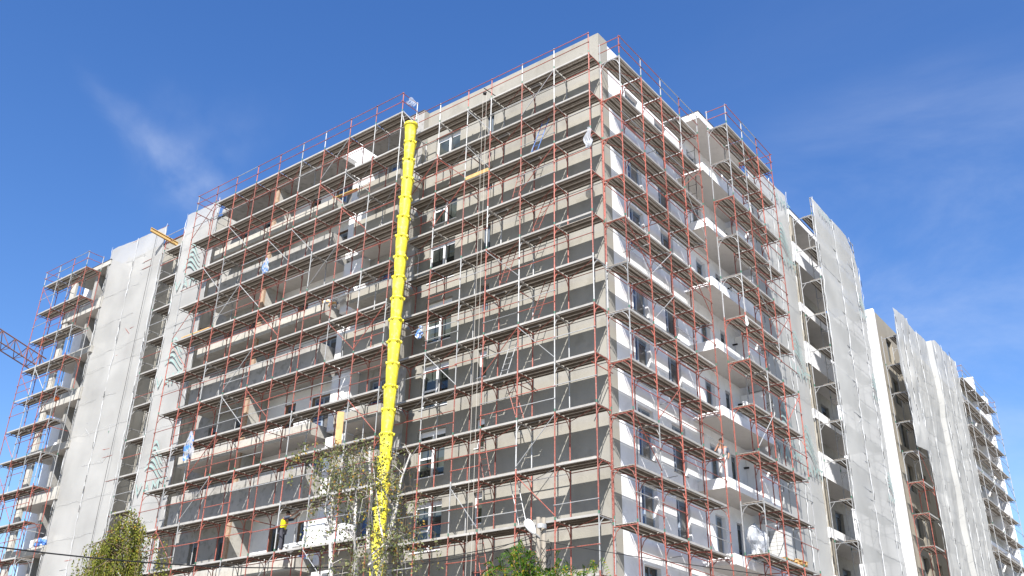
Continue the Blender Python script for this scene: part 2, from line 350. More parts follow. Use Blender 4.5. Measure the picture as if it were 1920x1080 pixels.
# keep the hundred windows that show largest: nearest floors and columns first
C0 = Vector((16.74, -27.77, 1.6))
def wkey(q):
    side, a, b, c, d, k = q[:6]; p = Vector(((a+b)/2, YW, c)) if side == 'L' else Vector((XW, (a+b)/2, c)); return (p-C0).length/((b-a)*(d-c))**.5
def wvis(q): return q[4] > 8.6
vis = [q for q in wlist if wvis(q)]; vis.sort(key=wkey)
for q in vis[:100]: window(*q)
rest = MB()
for q in vis[100:] + [q for q in wlist if not wvis(q)]:
    side, a, b, c, d, k = q[:6]; yw = q[6] if len(q) > 6 else YW
    if side == 'L': rest.box((a, yw+.2, c), (b, yw+.26, d), GLASS, 'y'); rest.box((a, yw+.17, c), (a+.07, yw+.199, d), FRAMED); rest.box((b-.07, yw+.17, c), (b, yw+.199, d), FRAMED); rest.box(((a+b)/2-.04, yw+.17, c), ((a+b)/2+.04, yw+.199, d), FRAMED)
    else: rest.box((XW-.26, a, c), (XW-.2, b, d), GLASS, 'X'); rest.box((XW-.199, a, c), (XW-.17, a+.07, d), FRAMED); rest.box((XW-.199, b-.07, c), (XW-.17, b, d), FRAMED); rest.box((XW-.199, (a+b)/2-.04, c), (XW-.17, (a+b)/2+.04, d), FRAMED)
o = P(rest, 'small_windows'); o['kind'] = 'stuff'

# roof slabs, parapets, floor slabs inside, end walls
r = MB()
r.box((-43.39, 1.62, ZT-1.25), (-1.62, 14, ZT-1.0), CONC); r.box((-15, 14.01, ZT-1.25), (-1.62, 26.9, ZT-1.0), CONC)
r.box((-11.5, 1.303, ZT-1.2), (-1.303, 1.6, ZT-.004), BEIGE2, 'YZ'); r.box((-1.6, 1.62, ZT-1.2), (-1.304, 19.3, ZT-.256), WHITE, 'xZ')
P(r, 'roof')
cap = MB(); cap.box((-26.9, .92, ZT), (-11.56, 1.65, ZT+.04), BITUM); cap.box((-43.4, 1.24, ZT-.3), (-26.905, 1.62, ZT-.26), BITUM); P(cap, 'roof_coping')
e = MB(); e.box((-43.4, 1.31, 0), (-43.2, 14, ZT-.3), WHITE, 'xY'); e.box((-43.4, 13.9, 0), (-15, 14, ZT-.4), CONC); e.box((-15, 14.02, 0), (-14.9, 27, ZT-.4), CONC); e.box((-15, 26.9, 0), (-1.31, 27, ZT-.46), WHITE); P(e, 'wall')
fs = MB()
for f in FL: fs.box((-43.1, 1.7, SF(f)), (-1.7, 13.8, SF(f)+.2), CONC); fs.box((-14.8, 13.9, SF(f)), (-1.7, 26.8, SF(f)+.2), CONC)
P(fs, 'floor_slabs')

def balcony(x0, x1, y0, y1, z, slab, up, mt, smt, open_sides, th=.14, topmt=None):
    """slab with an upstand/parapet of height up along the listed sides"""
    mb = MB()
    mb.box((x0, y0, z), (x1, y1, z+slab), mt, 'xXyYZ'); mb.box((x0, y0, z-.004), (x1, y1, z), smt, 'zxXyY')
    if up > slab:
        zt = z+up; zb = z+slab
        if 'y' in open_sides: mb.box((x0, y0, zb), (x1, y0+th, zt), mt)
        if 'X' in open_sides: mb.box((x1-th, y0+(th if 'y' in open_sides else 0), zb), (x1, y1, zt), mt)
        if 'x' in open_sides: mb.box((x0, y0+(th if 'y' in open_sides else 0), zb), (x0+th, y1, zt), mt)
    return P(mb, 'balcony')
for f in FL:
    tall = f % 2 == 0
    yb = YB-.003
    if f == 6:
        mb = MB(); mb.box((-14.45, -.4, SB(f)), (-11.56, yb, SB(f)+.3), CONC); mb.box((-25.85, -.4, SB(f)), (-16.0, yb, SB(f)+.3), CONC)
        P(mb, 'roof_canopy')
    else:
        up = 1.48 if tall else .54
        balcony(-14.45, -11.56, -.42, yb, SB(f), .26, up, BEIGE2, SOFF if f % 3 else CONCP, 'yX')
        balcony(-25.85, -16.0, -.42, yb, SB(f), .26, up, CONC if f in (4, 2, 0, -2) else CONCP, SOFF if (f % 3 == 1) else CONCP, 'yXx')
    mb = MB(); mb.box((-21.2, -.3, SB(f-1)+.27), (-20.98, -.18, SB(f)-.01), BRICK); mb.box((-21.2, -.179, SB(f-1)+.27), (-20.98, yb, SB(f)-.01), CONCP); P(mb, 'dividing_wall')
    mb = MB(); mb.box((-15.85, .45, SB(f-1)+.27), (-14.56, yb, SB(f)-.01), FOAMW); P(mb, 'insulated_pier')
    # D end
    if f == 6: mb = MB(); mb.box((-42.6, -.12, SF(f)), (-37.9, 1.297, SF(f)+.32), CONCP); mb.box((-42.62, -.14, SF(f)+.322), (-37.88, 1.297, SF(f)+.36), BITUM); P(mb, 'roof_canopy')
    else: balcony(-42.6, -37.9, -.12, 1.297, SF(f), .3, .75 if f % 2 else .42, CONCP, SOFF, 'yXx')
    mb = MB(); mb.box((-40.2, .3, SF(f-1)+.31), (-39.9, 1.297, SF(f)-.01), CONC); P(mb, 'dividing_wall'); mb = MB(); mb.box((-42.55, -.05, SF(f-1)+.31), (-41.9, .1, SF(f)-.01), CONCP); P(mb, 'dividing_wall')
    # right wing balconies
    if f == 6:
        mb = MB(); mb.box((-1.297, 8.15, SF(f)), (.1, 13.3, SF(f)+.36), WHITE, 'xXyYZ'); mb.box((-1.297, 8.15, SF(f)-.004), (.1, 13.3, SF(f)), SOFF); mb.box((-1.297, 8.13, SF(f)+.362), (.12, 13.3, SF(f)+.4), BITUM)
        mb.box((-1.297, 19.4, SF(f)), (0, 26.8, SF(f)+.34), WHITE, 'xXyYZ'); mb.box((-1.297, 19.4, SF(f)-.004), (0, 26.8, SF(f)), SOFF); mb.box((-1.297, 19.38, SF(f)+.342), (.02, 26.8, SF(f)+.38), BITUM); P(mb, 'roof_canopy')
    else:
        balcony(-1.297, .1, 8.15, 13.3, SF(f), .36, .42, WHITE, SOFF, 'yX')
        mb = MB(); mb.box((-.06, 10.6 if f % 2 else 11.7, SF(f)+.43), (.08, 13.29, SF(f)+1.35), WHITE); mb.box((-1.29, 13.15, SF(f)+.43), (-.07, 13.29, SF(f)+2.6), WHITE); P(mb, 'parapet')
        balcony(-1.297, 0, 19.4, 26.8, SF(f), .3, 1.25 if f % 2 else .5, WHITE, SOFF, 'yX')
    mb = MB(); mb.box((-1.297, 19.55, SF(f-1)+.31), (-.03, 19.8, SF(f)-.01), BRICKC); mb.box((-.42, 19.52, SF(f-1)+.31), (-.34, 19.55, SF(f)-.01), WOOD); P(mb, 'end_pier')
for f in range(-1, 6):   # downpipe stubs / vents sticking out of the white wall
    mb = MB(); mb.tube([(-1.3, 12.9, WT(f)-.35), (-1.05, 12.85, WT(f)-.38)], .05, BLK, 8); mb.tube([(-1.3, 5.3, WT(f)+.5), (-.7, 5.3, WT(f)+.52)], .018, GALV); P(mb, 'vent_pipe')
for f in range(-1, 6, 2):
    mb = MB(); mb.tube([(-18.9, 1.3, WT(f)-.7), (-18.85, 1.1, WT(f)-.72)], .09, BLK, 10); P(mb, 'vent_pipe')

# ------------------------------------------------------------------ scaffolds
Z0 = 29.432
def frame_mesh(cols, dep=.98, lift=2.0, bow=True):
    """two-lift portal frame: posts, transoms, bow gussets, green couplers; origin at the upper deck, outer post"""
    mb = MB()
    for i, c in enumerate(cols):
        t = -lift*i
        for y in (0, dep): mb.tube([(0, y, t-lift+.0), (0, y, t-.02)], .025, c); mb.tube([(0, y, t-.02), (0, y, t+.09)], .031, TEAL if (i+int(y)) % 2 == 0 else c); mb.tube([(0, y, t-lift*.55), (0, y, t-lift*.5)], .033, c)
        mb.tube([(0, .02, t-.09), (0, dep-.02, t-.09)], .022, c)
        q = [(.02, .48), (.12, .26), (.30, .11)] if bow else [(.02, .40), (.26, .10)]
        mb.tube([(0, y, t-h) for y, h in q], .016, c, 5); mb.tube([(0, dep-y, t-h) for y, h in q], .016, c, 5)
    return mb.mesh('frame')
FR = {k: frame_mesh([{'r': RED, 'g': GALV}[c] for c in k]) for k in ('rr', 'rg', 'gr', 'gg')}
FRW = frame_mesh([GALV, GALV], 1.1, bow=False)
def deck_mesh(n=3, hatch=False, start=0):
    mb = MB(); wd = .268
    for i in range(start, n):
        y0 = .045+i*.295; x0, x1 = .015, .985
        if hatch and i == 1:
            mb.box((.40, y0, -.02), (x1, y0+wd, 0), DECK); mb.box((.04, y0+.02, .004), (.36, y0+wd+.2, .02), PLAS)
        else: mb.box((x0, y0, -.012), (x1, y0+wd, 0), DECK)
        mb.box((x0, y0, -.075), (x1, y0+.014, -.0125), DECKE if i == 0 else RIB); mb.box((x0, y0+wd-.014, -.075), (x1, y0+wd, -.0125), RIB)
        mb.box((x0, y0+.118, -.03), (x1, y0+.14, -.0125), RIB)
    for y in (.34, .635): mb.box((.015, y-.026, -.05), (.985, y-.001, -.03), RIB)  # dark strips closing the plank gaps, painted as shaded grooves
    mb.box((.015, .03, -.07), (.985, .0445, .012), DECKE)
    return mb.mesh('deck')
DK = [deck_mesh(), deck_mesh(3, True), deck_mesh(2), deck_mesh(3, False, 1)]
def tube_mesh(name, pts, r, m): mb = MB(); mb.tube(pts, r, m); return mb.mesh(name)
TM = {}
def tube_between(name, a, b, r, m, parent):
    a, b = Vector(a), Vector(b); L = (b-a).length; key = (name, m.name, round(L, 2), r)
    if key not in TM: TM[key] = tube_mesh(name, [(0, 0, 0), (0, 0, L)], r, m)
    o = link(name, TM[key], parent, a); o.rotation_euler = (b-a).to_track_quat('Z', 'Y').to_euler(); return o
def scaffold(label, loc, rot, us, zs, seed, pg=.3, top_rail=True, end_rails=(True, True), rails=True, plan=True, skip_deck=(), skip_col=(), hatch_bays=(), galv_all=False, galv_top=0, frames_only=False, variant=None, inner_rail=True, dmg=.07):
    """us: frame positions along the facade (local x, any order); zs: deck levels, top first"""
    rg = random.Random(seed); us = sorted(us); z_top = zs[0]
    T = thing('scaffold', label, 'scaffold', loc, (0, 0, rot), 'tube scaffolds around the unfinished buildings'); lift = (zs[0]-zs[-1])/(len(zs)-1)
    npair = (len(zs)+1)//2
    def colr(p=pg): return 'g' if (galv_all or rg.random() < p) else 'r'
    for i, u in enumerate(us):
        if i in skip_col: continue
        for k in range(npair):
            z = z_top - k*2*lift
            c = colr(pg*1.6 if k == 0 else pg)+colr()
            link('frame', FRW if (galv_all or k < galv_top) else FR[c], T, (u, 0, z), sc=(1, 1, lift/2))
        zb = z_top - npair*2*lift
        mb = MB(); cm = GALV if galv_all else RED
        for y in (0, .98): mb.tube([(u, y, .02), (u, y, zb+.05)], .025, cm); mb.box((u-.08, y-.08, 0), (u+.08, y+.08, .02), cm)
        for q in range(int(zb//2)): mb.tube([(u, .02, zb-.09-2*q), (u, .96, zb-.09-2*q)], .022, cm)
        mb.build('base_standard', T)
        if top_rail: tube_between('guard_post', (u, 0, z_top+.05), (u, 0, z_top+1.08), .026, GALV if (galv_all or rg.random() < .5) else RED, T)
    for i in range(len(us)-1):
        a, b = us[i], us[i+1]; L = b-a
        if i in skip_col or i+1 in skip_col: continue
        for k, z in enumerate(zs):
            if not frames_only and (i, k) not in skip_deck:
                v = 1 if (i in hatch_bays and (k+hatch_bays.index(i)) % 2 == 0) else (rg.choice([2, 3]) if rg.random() < dmg else 0)
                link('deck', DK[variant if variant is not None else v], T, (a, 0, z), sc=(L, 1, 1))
            if k == 0 and top_rail:
                for h in (.52, 1.02): tube_between('guard_rail', (a-.05, -.03, z+h), (b+.05, -.03, z+h), .019, GALV if (galv_all or rg.random() < .25) else RED, T)
            elif rails and rg.random() < .86:
                h = .98 + rg.uniform(-.03, .03); tube_between('guard_rail', (a-.06, -.035, z+h), (b+.06, -.035, z+h), .019, GALV if (galv_all or rg.random() < .2) else RED, T)
            if rails and k and rg.random() < .3: tube_between('guard_rail', (a-.04, -.035, z+.5), (b+.04, -.035, z+.5), .017, GALV if (galv_all or rg.random() < .3) else RED, T)
            if inner_rail and rg.random() < .8: tube_between('ledger', (a-.05, .99, z-.12), (b+.05, .99, z-.12), .018, GALV if (galv_all or rg.random() < .3) else RED, T)
            if plan and k < 11: tube_between('plan_brace', (b, .02, z-.16), (a, .96, z-.16), .015, GALV if galv_all or rg.random() < .15 else RED, T) if rg.random() < .8 else None
            if rg.random() < .26:
                q = rg.random() < .5; tube_between('diagonal_brace', (a if q else b, -.03, z-1.85), (b if q else a, -.03, z-.15), .017, GALV if (galv_all or rg.random() < .4) else RED, T)
            if rg.random() < .10: tube_between('wall_tie', (b-.05, -.2+rg.random()*.3, z-.5), (b-.05, 1.26, z-.5), .02, GALV if rg.random() < .5 else RED, T)
    if top_rail:
        for e, u in ((0, us[0]), (1, us[-1])):
            if end_rails[e]:
                tube_between('guard_post', (u, .98, z_top+.05), (u, .98, z_top+1.08), .026, GALV, T)
                for h in (.55, 1.0): tube_between('end_rail', (u, -.1, z_top+h), (u, 1.05, z_top+h), .019, RED, T)
    return T
zL = [Z0-2*k for k in range(11)]; zR = [Z0-2*k-.019*(k-5)-.145 for k in range(11)]
uL = [-.99, -2.82, -4.59, -6.37, -7.78, -9.56, -11.3]
scaffold('red and grey tube scaffold on the beige wall between the corner and the yellow chute', (0, 0, 0), 0, uL, zL+[Z0-22], 1, .28, hatch_bays=(4, 3), end_rails=(False, False))
uB = [-10.43, -12.19, -13.99, -15.8, -17.5, -19.31, -21.13, -22.91, -24.61, -26.34]
scaffold('long red scaffold in front of the concrete balconies left of the yellow chute', (0, -1.7, 0), 0, uB, zL, 2, .24, skip_deck=[(0, 0)], dmg=.03)
uR = [.89, 2.74, 4.52, 6.30, 8.08]
scaffold('orange red scaffold on the white wall just right of the building corner', (0, 0, 0), R_(90), uR, zR+[zR[-1]-2.02], 3, .15, end_rails=(True, False), dmg=.02)
uC = [8.07, 9.80, 11.53, 13.26]
scaffold('orange red scaffold around the white cantilevered balconies on the right wing', (1.54, 0, 0), R_(90), uC, zR+[zR[-1]-2.02], 4, .3, end_rails=(True, True), dmg=.03)
uD = [-37.62, -39.3, -41.0, -42.7]
scaffold('narrow scaffold on the far left end of the building beside the wide white net', (0, -1.75, 0), 0, uD, zL, 5, .3, end_rails=(True, True))
# tied-out inner return of the far left scaffold
scaffold('short scaffold bay in the recess between the two white nets on the left', (0, 0, 0), 0, [-31.9, -30.1], [z for z in zL], 6, .85, plan=False, end_rails=(False, False), dmg=0)
scaffold('grey scaffold standing behind the wide white net on the left', (0, .06, 0), 0, [-38.0, -36.0, -34.0, -32.1], [z+.9 for z in zL], 7, .8, top_rail=False, plan=False, frames_only=True, inner_rail=False)
scaffold('grey scaffold hidden behind the printed net left of the balconies', (0, .06, 0), 0, [-29.95, -28.45, -26.95], [z+.9 for z in zL], 8, .8, top_rail=False, plan=False, frames_only=True, inner_rail=False)
zG = [29.62-2*k for k in range(11)]
uG = [18.95, 21.2, 23.4, 25.65]
scaffold('silver scaffold in the recess of the right wing carrying the tall net', (1.42, 0, 0), R_(90), uG, zG, 9, 1, plan=False, galv_all=True, end_rails=(False, False), inner_rail=False, variant=2)
scaffold('scaffold behind the printed net on the right wing', (-.02, 0, 0), R_(90), [13.6, 15.4, 17.2, 18.9], [z+.7 for z in zR], 10, .7, top_rail=False, plan=False, frames_only=True, inner_rail=False)

# ladders inside the corner scaffold
def ladder(a, b, wdt, m, label, rungs=8, group='ladders between the scaffold decks', side=(1, 0, 0)):
    mb = MB(); a, b = Vector(a), Vector(b); s = Vector(side)*wdt/2
    for q in (-1, 1): mb.tube([a+s*q, b+s*q], .017, m, 6)
    for i in range(rungs): t = (i+.6)/rungs; p = a.lerp(b, t); mb.tube([p-s, p+s], .011, m, 5)
    return tag(mb.build('ladder'), label, 'ladder', group)
LADD = [(2, -4.35, -3.65, BLUE, 'blue aluminium ladder leaning on the scaffold near the top of the beige wall'),
        (3, -5.3, -4.9, RED, 'red ladder climbing between decks beside a sunlit beige band, third from the top'),
        (4, -4.3, -3.4, RED, 'red ladder rising to an open white hatch on the upper half of the beige wall'),
        (5, -5.9, -5.3, RED, 'dark red ladder just right of a narrow window, halfway up the beige wall'),
        (6, -4.2, -3.5, RED, 'long red ladder rising to a white hatch halfway down the beige wall'),
        (7, -5.7, -5.1, GALV, 'silver ladder standing on a middle deck right of a narrow window'),
        (8, -4.7, -5.5, RED, 'red ladder tilted to the left on the lower half of the beige wall'),
        (9, -6.3, -6.9, RED, 'red ladder leaning left under the lowest white hatch'),
        (10, -4.55, -5.2, GALV, 'grey topped ladder above the street lamp'),
        (11, -6.2, -6.8, RED, 'lowest red ladder behind the acacia leaves')]
for k, xa, xb, m, lab in LADD:
    z = Z0-2*k; ladder((xa, .45, z+.01), (xb, .62, z+2.05), .34, m, lab)
ladder((-.75, 8.55, SF(4)+.45), (-.55, 8.35, SF(5)+1.6), .4, BLK, 'black lattice ladder under the roof canopy of the right wing', 9)

# far scaffold of the second building (further down the right wing)
zH = [31.02-2*k for k in range(11)]
scaffold('distant silver scaffold at the far right end of the second building', (.62, 0, 0), R_(90), [53.3, 57.0, 60.6, 64.2], zH, 11, 1, plan=False, galv_all=True, end_rails=(True, True), variant=0, inner_rail=False)
scaffold('red scaffold in the gap beside the white end wall of the second building', (.55, 0, 0), R_(90), [35.9, 38.2], [28.6-2.03*k for k in range(11)], 12, .1, galv_top=2, rails=False, top_rail=False, plan=False, end_rails=(False, False), inner_rail=False)

# ------------------------------------------------------------------ second building
B2 = thing('apartment_building', 'second apartment block behind on the far right with a plain white end wall', 'building', (-.87, 36.05, 0))
def P2(mb, name):
    o = mb.build(name, B2); o.location = (.87, -36.05, 0); return o
mb = MB(); mb.box((-16, 36.05, 0), (-.87, 36.35, 31), WHITE); P2(mb, 'end_wall')
hol = [(u, u+1.3, 11.2+3.065*f-1.9, 11.2+3.065*f) for f in range(-3, 7) for u in (38.2, 41.2, 44.6, 49, 58, 61.5)]
wall_panel('R', 36.355, 66, 0, 30.9, hol, BRICKC, off=-.9, parent_fn=P2, depth=.2)
for a, b, c, d in hol:
    mb = MB(); mb.box((-1.16, a, c), (-1.1, b, d), GLASS, 'X'); mb.box((-1.099, a, c), (-1.05, a+.08, d), FRAMED); mb.box((-1.099, (a+b)/2-.05, c), (-1.05, (a+b)/2+.05, d), FRAMED); P2(mb, 'window')
mb = MB(); mb.box((-16, 36.36, 30.5), (-1.2, 66, 30.7), CONC); mb.box((-16, 65.8, 0), (-1.2, 66, 30.4), WHITE); mb.box((-16.01, 36.4, 0), (-15.8, 65.7, 30.4), CONC); P2(mb, 'roof')
for f in range(-2, 7):
    z = 11.2+3.065*f+.6
    mb = MB(); mb.box((-.89, 54, z), (-.2, 65.5, z+.3), WHITE); mb.box((-.34, 54.02, z+.301), (-.21, 59.5, z+1.3), CONCP); P2(mb, 'balcony')
    mb = MB(); mb.box((-.89, 59.9, z+.31), (.1, 60.1, z+3.06), WHITE); P2(mb, 'end_pier'); mb = MB(); mb.box((-.89, 65.51, z-.01), (-.3, 66.6, z+3.04), WHITE); P2(mb, 'end_pier')

# ------------------------------------------------------------------ debris nets
def net(label, side, u0, u1, top, z0, off, matn, seed, seams=(), du=.4, dz=.5, billow=.07, edge=.08, rows=True, lock=None, group=None, smooth=True):
    """hung sheet: top(u) gives its upper edge, edges wander, sheet billows; tie ropes and overlaps are parts"""
    pt = (lambda u, v, z: (u, off+v, z)) if side == 'L' else (lambda u, v, z: (off-v, u, z))
    T = thing('debris_net', label, 'debris net', (0, 0, 0), (0, 0, 0), 'white debris nets hung on the scaffolds')
    nu = max(4, int((u1-u0)/du)); zt = max(top(u0), top(u1), top((u0+u1)/2)); nz = int((zt-z0)/dz)
    mb = MB(); k = mb.m(matn)
    def pos(i, j):
        tu = i/nu; u = u0+(u1-u0)*tu; zz = z0 + (top(u)-z0)*j/nz
        e = (noise.noise(Vector((seed*3.1+(0 if tu < .5 else 7), zz*.7, 0)))*edge + noise.noise(Vector((seed+(0 if tu < .5 else 9), zz*2.2, 1)))*edge*.5)*(abs(tu-.5)*2)**6
        lo = lock(u, zz) if lock else 0
        ph = 0
        for sm in seams: ph = max(ph, math.exp(-((u-sm)/.18)**2))
        v = noise.noise(Vector((u*.55, zz*.35, seed)))*billow + noise.noise(Vector((u*1.9, zz*.8, seed+5)))*billow*.45 - .03*abs(math.sin(zz*math.pi/2.05)) + ph*.05
        return pt(u+e, v+lo, zz + (noise.noise(Vector((u*1.5, seed, 3)))*.07 if j == nz else 0))
    for j in range(nz+1):
        for i in range(nu+1): mb.v.append(tuple(pos(i, j)))
    for j in range(nz):
        for i in range(nu): a = j*(nu+1)+i; mb.f.append((a, a+1, a+nu+2, a+nu+1)); mb.mi.append(k)
    mb.build('sheet', T, smooth=smooth)
    rg = random.Random(seed)
    for sm in list(seams)+[u0+.02, u1-.02]:
        m2 = MB(); pts = []; z = z0
        lo0 = lock(sm, z0) if lock else 0
        while z < top(sm)+.25: pts.append(pt(sm+rg.uniform(-.05, .05), -.07+rg.uniform(-.03, .03)+(lock(sm, z) if lock else 0), z)); z += .33
        m2.tube(pts, [.004+.026*rg.random()**2 for _ in pts], PLAS, 5)
        m3 = m2; z = z0+1
        while z < top(sm): 
            if rg.random() < .5: m3.tube([pt(sm+.03, -.1+(lock(sm, z) if lock else 0), z), pt(sm+.03+rg.uniform(-.04, .04), -.1+(lock(sm, z) if lock else 0), z+.4)], .014, BLK, 4)
            z += rg.uniform(.6, 1.6)
        m2.build('bunched_seam', T)
    if rows:
        z = z0+.4
        while z < zt-1.2:
            m4 = MB(); ua = u0+.05 if rg.random() < .6 else u0+(u1-u0)*.35; ub = u1-.05 if rg.random() < .6 else u0+(u1-u0)*.7; n = 10; pts = [pt(ua+(ub-ua)*i/n, -.05+rg.uniform(-.02, .01)+(lock(ua+(ub-ua)*i/n, z) if lock else 0), z+rg.uniform(-.03, .03)) for i in range(n+1)]
            m4.tube(pts, .006, PLAS, 4); m4.build('hem', T); z += 2.04 if rg.random() < .7 else 1.0
    return T
def print_on_net(T, side, u, z, off, size, text='VAMT', waves=True, mt=None):
    mt = mt or LETTER
    cu = bpy.data.curves.new('lettering', 'FONT'); cu.body = text; cu.size = size; cu.align_x = 'CENTER'; cu.space_character = 1.25
    tmp = bpy.data.objects.new('lettering', cu); COL.objects.link(tmp); bpy.context.view_layer.update()
    me = bpy.data.meshes.new_from_object(tmp.evaluated_get(bpy.context.evaluated_depsgraph_get())); COL.objects.unlink(tmp); bpy.data.objects.remove(tmp)
    me.materials.clear(); me.materials.append(mt)
    o = link('lettering', me, T, (u, off-.12, z) if side == 'L' else (off+.12, u, z), (R_(90), 0, 0) if side == 'L' else (R_(90), 0, R_(90)))
    if waves:
        mb = MB(); n = 14
        for q in range(5):
            up, dn = [], []
            for i in range(n+1):
                t = i/n; x = (-1.05+2.1*t)*size*(.75+.12*q)*.75; zz = size*(1.25+.34*(4-q)) + math.sin(t*math.pi*1.3+.5)*size*.42 - t*size*.3
                th = size*.065*math.sin(min(1, t*1.1+.12)*math.pi*.9)+.012
                up.append((x, zz+th)); dn.append((x, zz-th))
            for i in range(n):
                qd = [dn[i], dn[i+1], up[i+1], up[i]]
                mb.face([(x, 0, zz) for x, zz in qd], mt)
        ob = mb.build('wave_emblem', T); ob.location = o.location
        if side == 'R': ob.rotation_euler = (0, 0, R_(90))
lin = lambda u0, z0, u1, z1: (lambda u: z0+(z1-z0)*(u-u0)/(u1-u0))
n1 = net('wide plain white net hanging on the left wing, tallest sheet there', 'L', -38.2, -32.05, lin(-38.2, 31.5, -32.05, 31.25), 4, 0, NET, 1, seams=(-35.15,), billow=.1)
m = MB(); m.tube([(-33.0, -.16, 9), (-32.95, -.18, 14), (-32.9, -.16, 20), (-32.85, -.17, 31)], .012, BLK, 5); m.build('hoist_line', n1)
n2 = net('white net with green print between the recess and the concrete balconies', 'L', -30.0, -26.8, lin(-30, 31.3, -26.8, 31.2), 4, 0, NET, 2, seams=(), billow=.03)
for z in (26.0, 20.0, 14.0, 9.2): print_on_net(n2, 'L', -28.4, z, 0, .95)
n3 = net('white net with green print on the right wing behind the orange red scaffold', 'R', 13.5, 18.75, lin(13.5, 31.0, 18.75, 31.15), 4, .1, NETR, 3, seams=(16.3,), billow=.03)
print_on_net(n3, 'R', 17.6, 29.9, .1, .95, waves=False)
for z in (26.1, 19.6, 14.5): print_on_net(n3, 'R', 17.55, z, .1, .85)
print_on_net(n3, 'R', 14.9, 14.6, .1, .95)
n4 = net('tall white net on the silver scaffold, second sheet from the corner on the right wing', 'R', 18.97, 25.75, lambda u: 30.75-(0 if u < 24.7 else 1.6*(u-24.7)), 4, 1.47, NETR, 4, seams=(22.0, 24.75), billow=.035)
print_on_net(n4, 'R', 20.6, 30.0, 1.47, .62, waves=False)
for z in (25.4, 20.3, 14.6): print_on_net(n4, 'R', 25.2, z, 1.47, .55)
def lock5(u, z):   # step outwards round a balcony
    s = max(0, min(1, (u-43.2)/.06)); return -.32*s
def top5(u): return 30.0+.07*(u-35) if u < 42.9 else (30.5+.45*min(1, (u-42.9)/1.2))
def low5(u): return 4
n5 = net('far white net wrapping the second building, stepping out at its middle', 'R', 37.9, 49.6, top5, 4, .66, NETR, 5, seams=(40.3, 43.5, 45.6, 47.8), billow=.12, lock=lock5, du=.3, smooth=False)
n6 = net('torn white net flapping open over the gap beside the white end wall', 'R', 35.0, 37.95, lin(35, 30.1, 37.95, 30.3), 20.6, .72, NETR, 6, seams=(36.4,), billow=.28, edge=.5, rows=False, du=.25, dz=.35)

# ------------------------------------------------------------------ yellow rubble chute
CH = thing('rubble_chute', 'bright yellow plastic rubble chute hanging down the facade', 'rubble chute', (-9.86, -1.6, 0))
z = 28.45; i = 0
K = .86
def lt(mb, prof): mb.lathe([(r*K, zz) for r, zz in prof], YEL, 22)
hop = MB(); lt(hop, [(.34, .0), (.36, -.05), (.345, -.06), (.31, -.5), (.27, -1.02), (.255, -1.1)]); lt(hop, [(.30, -.02), (.26, -.8)]); lt(hop, [(.37, -.0), (.385, -.03), (.385, -.13), (.345, -.14)])
sec = MB(); lt(sec, [(.315, 0), (.326, -.015), (.326, -.085), (.312, -.095), (.305, -.2), (.265, -.9), (.245, -1.09)])
for q in range(6):
    a = q*math.pi/3; ca, sa = math.cos(a)*K, math.sin(a)*K; sec.box((ca*.325-.04, sa*.325-.04, -.13), (ca*.325+.04, sa*.325+.04, -.02), YEL)
for q in range(12):
    a = q*math.pi/6+.2; sec.tube([(math.cos(a)*.302*K, math.sin(a)*.302*K, -.18), (math.cos(a)*.262*K, math.sin(a)*.262*K, -.92)], .006, YEL, 4)
sm, hm = sec.mesh('section'), hop.mesh('section')
for me in (sm, hm): me.polygons.foreach_set('use_smooth', [True]*len(me.polygons))
rg = random.Random(4)
while z > 1.2:
    link('section', hm if i == 0 else sm, CH, (.02*math.sin(i*.7)+rg.uniform(-.012, .012), rg.uniform(-.012, .012), z), (rg.uniform(-.015, .015), rg.uniform(-.015, .015), rg.random()*6)); z -= 1.0; i += 1
mb = MB(); mb.tube([(-.30, -.08, 28.4), (-.62, -.05, 29.35)], .018, GALV); mb.tube([(.2, .28, 28.4), (-.1, .5, 29.38)], .018, GALV); mb.tube([(.26, -.1, 28.4), (-.5, -.1, 29.38)], .018, GALV); mb.build('hanging_strut', CH)
mb = MB(); mb.tube([(-.30, -.12, 28.4), (-.31, -.12, 4)], .008, BLK, 4); mb.build('chain', CH)

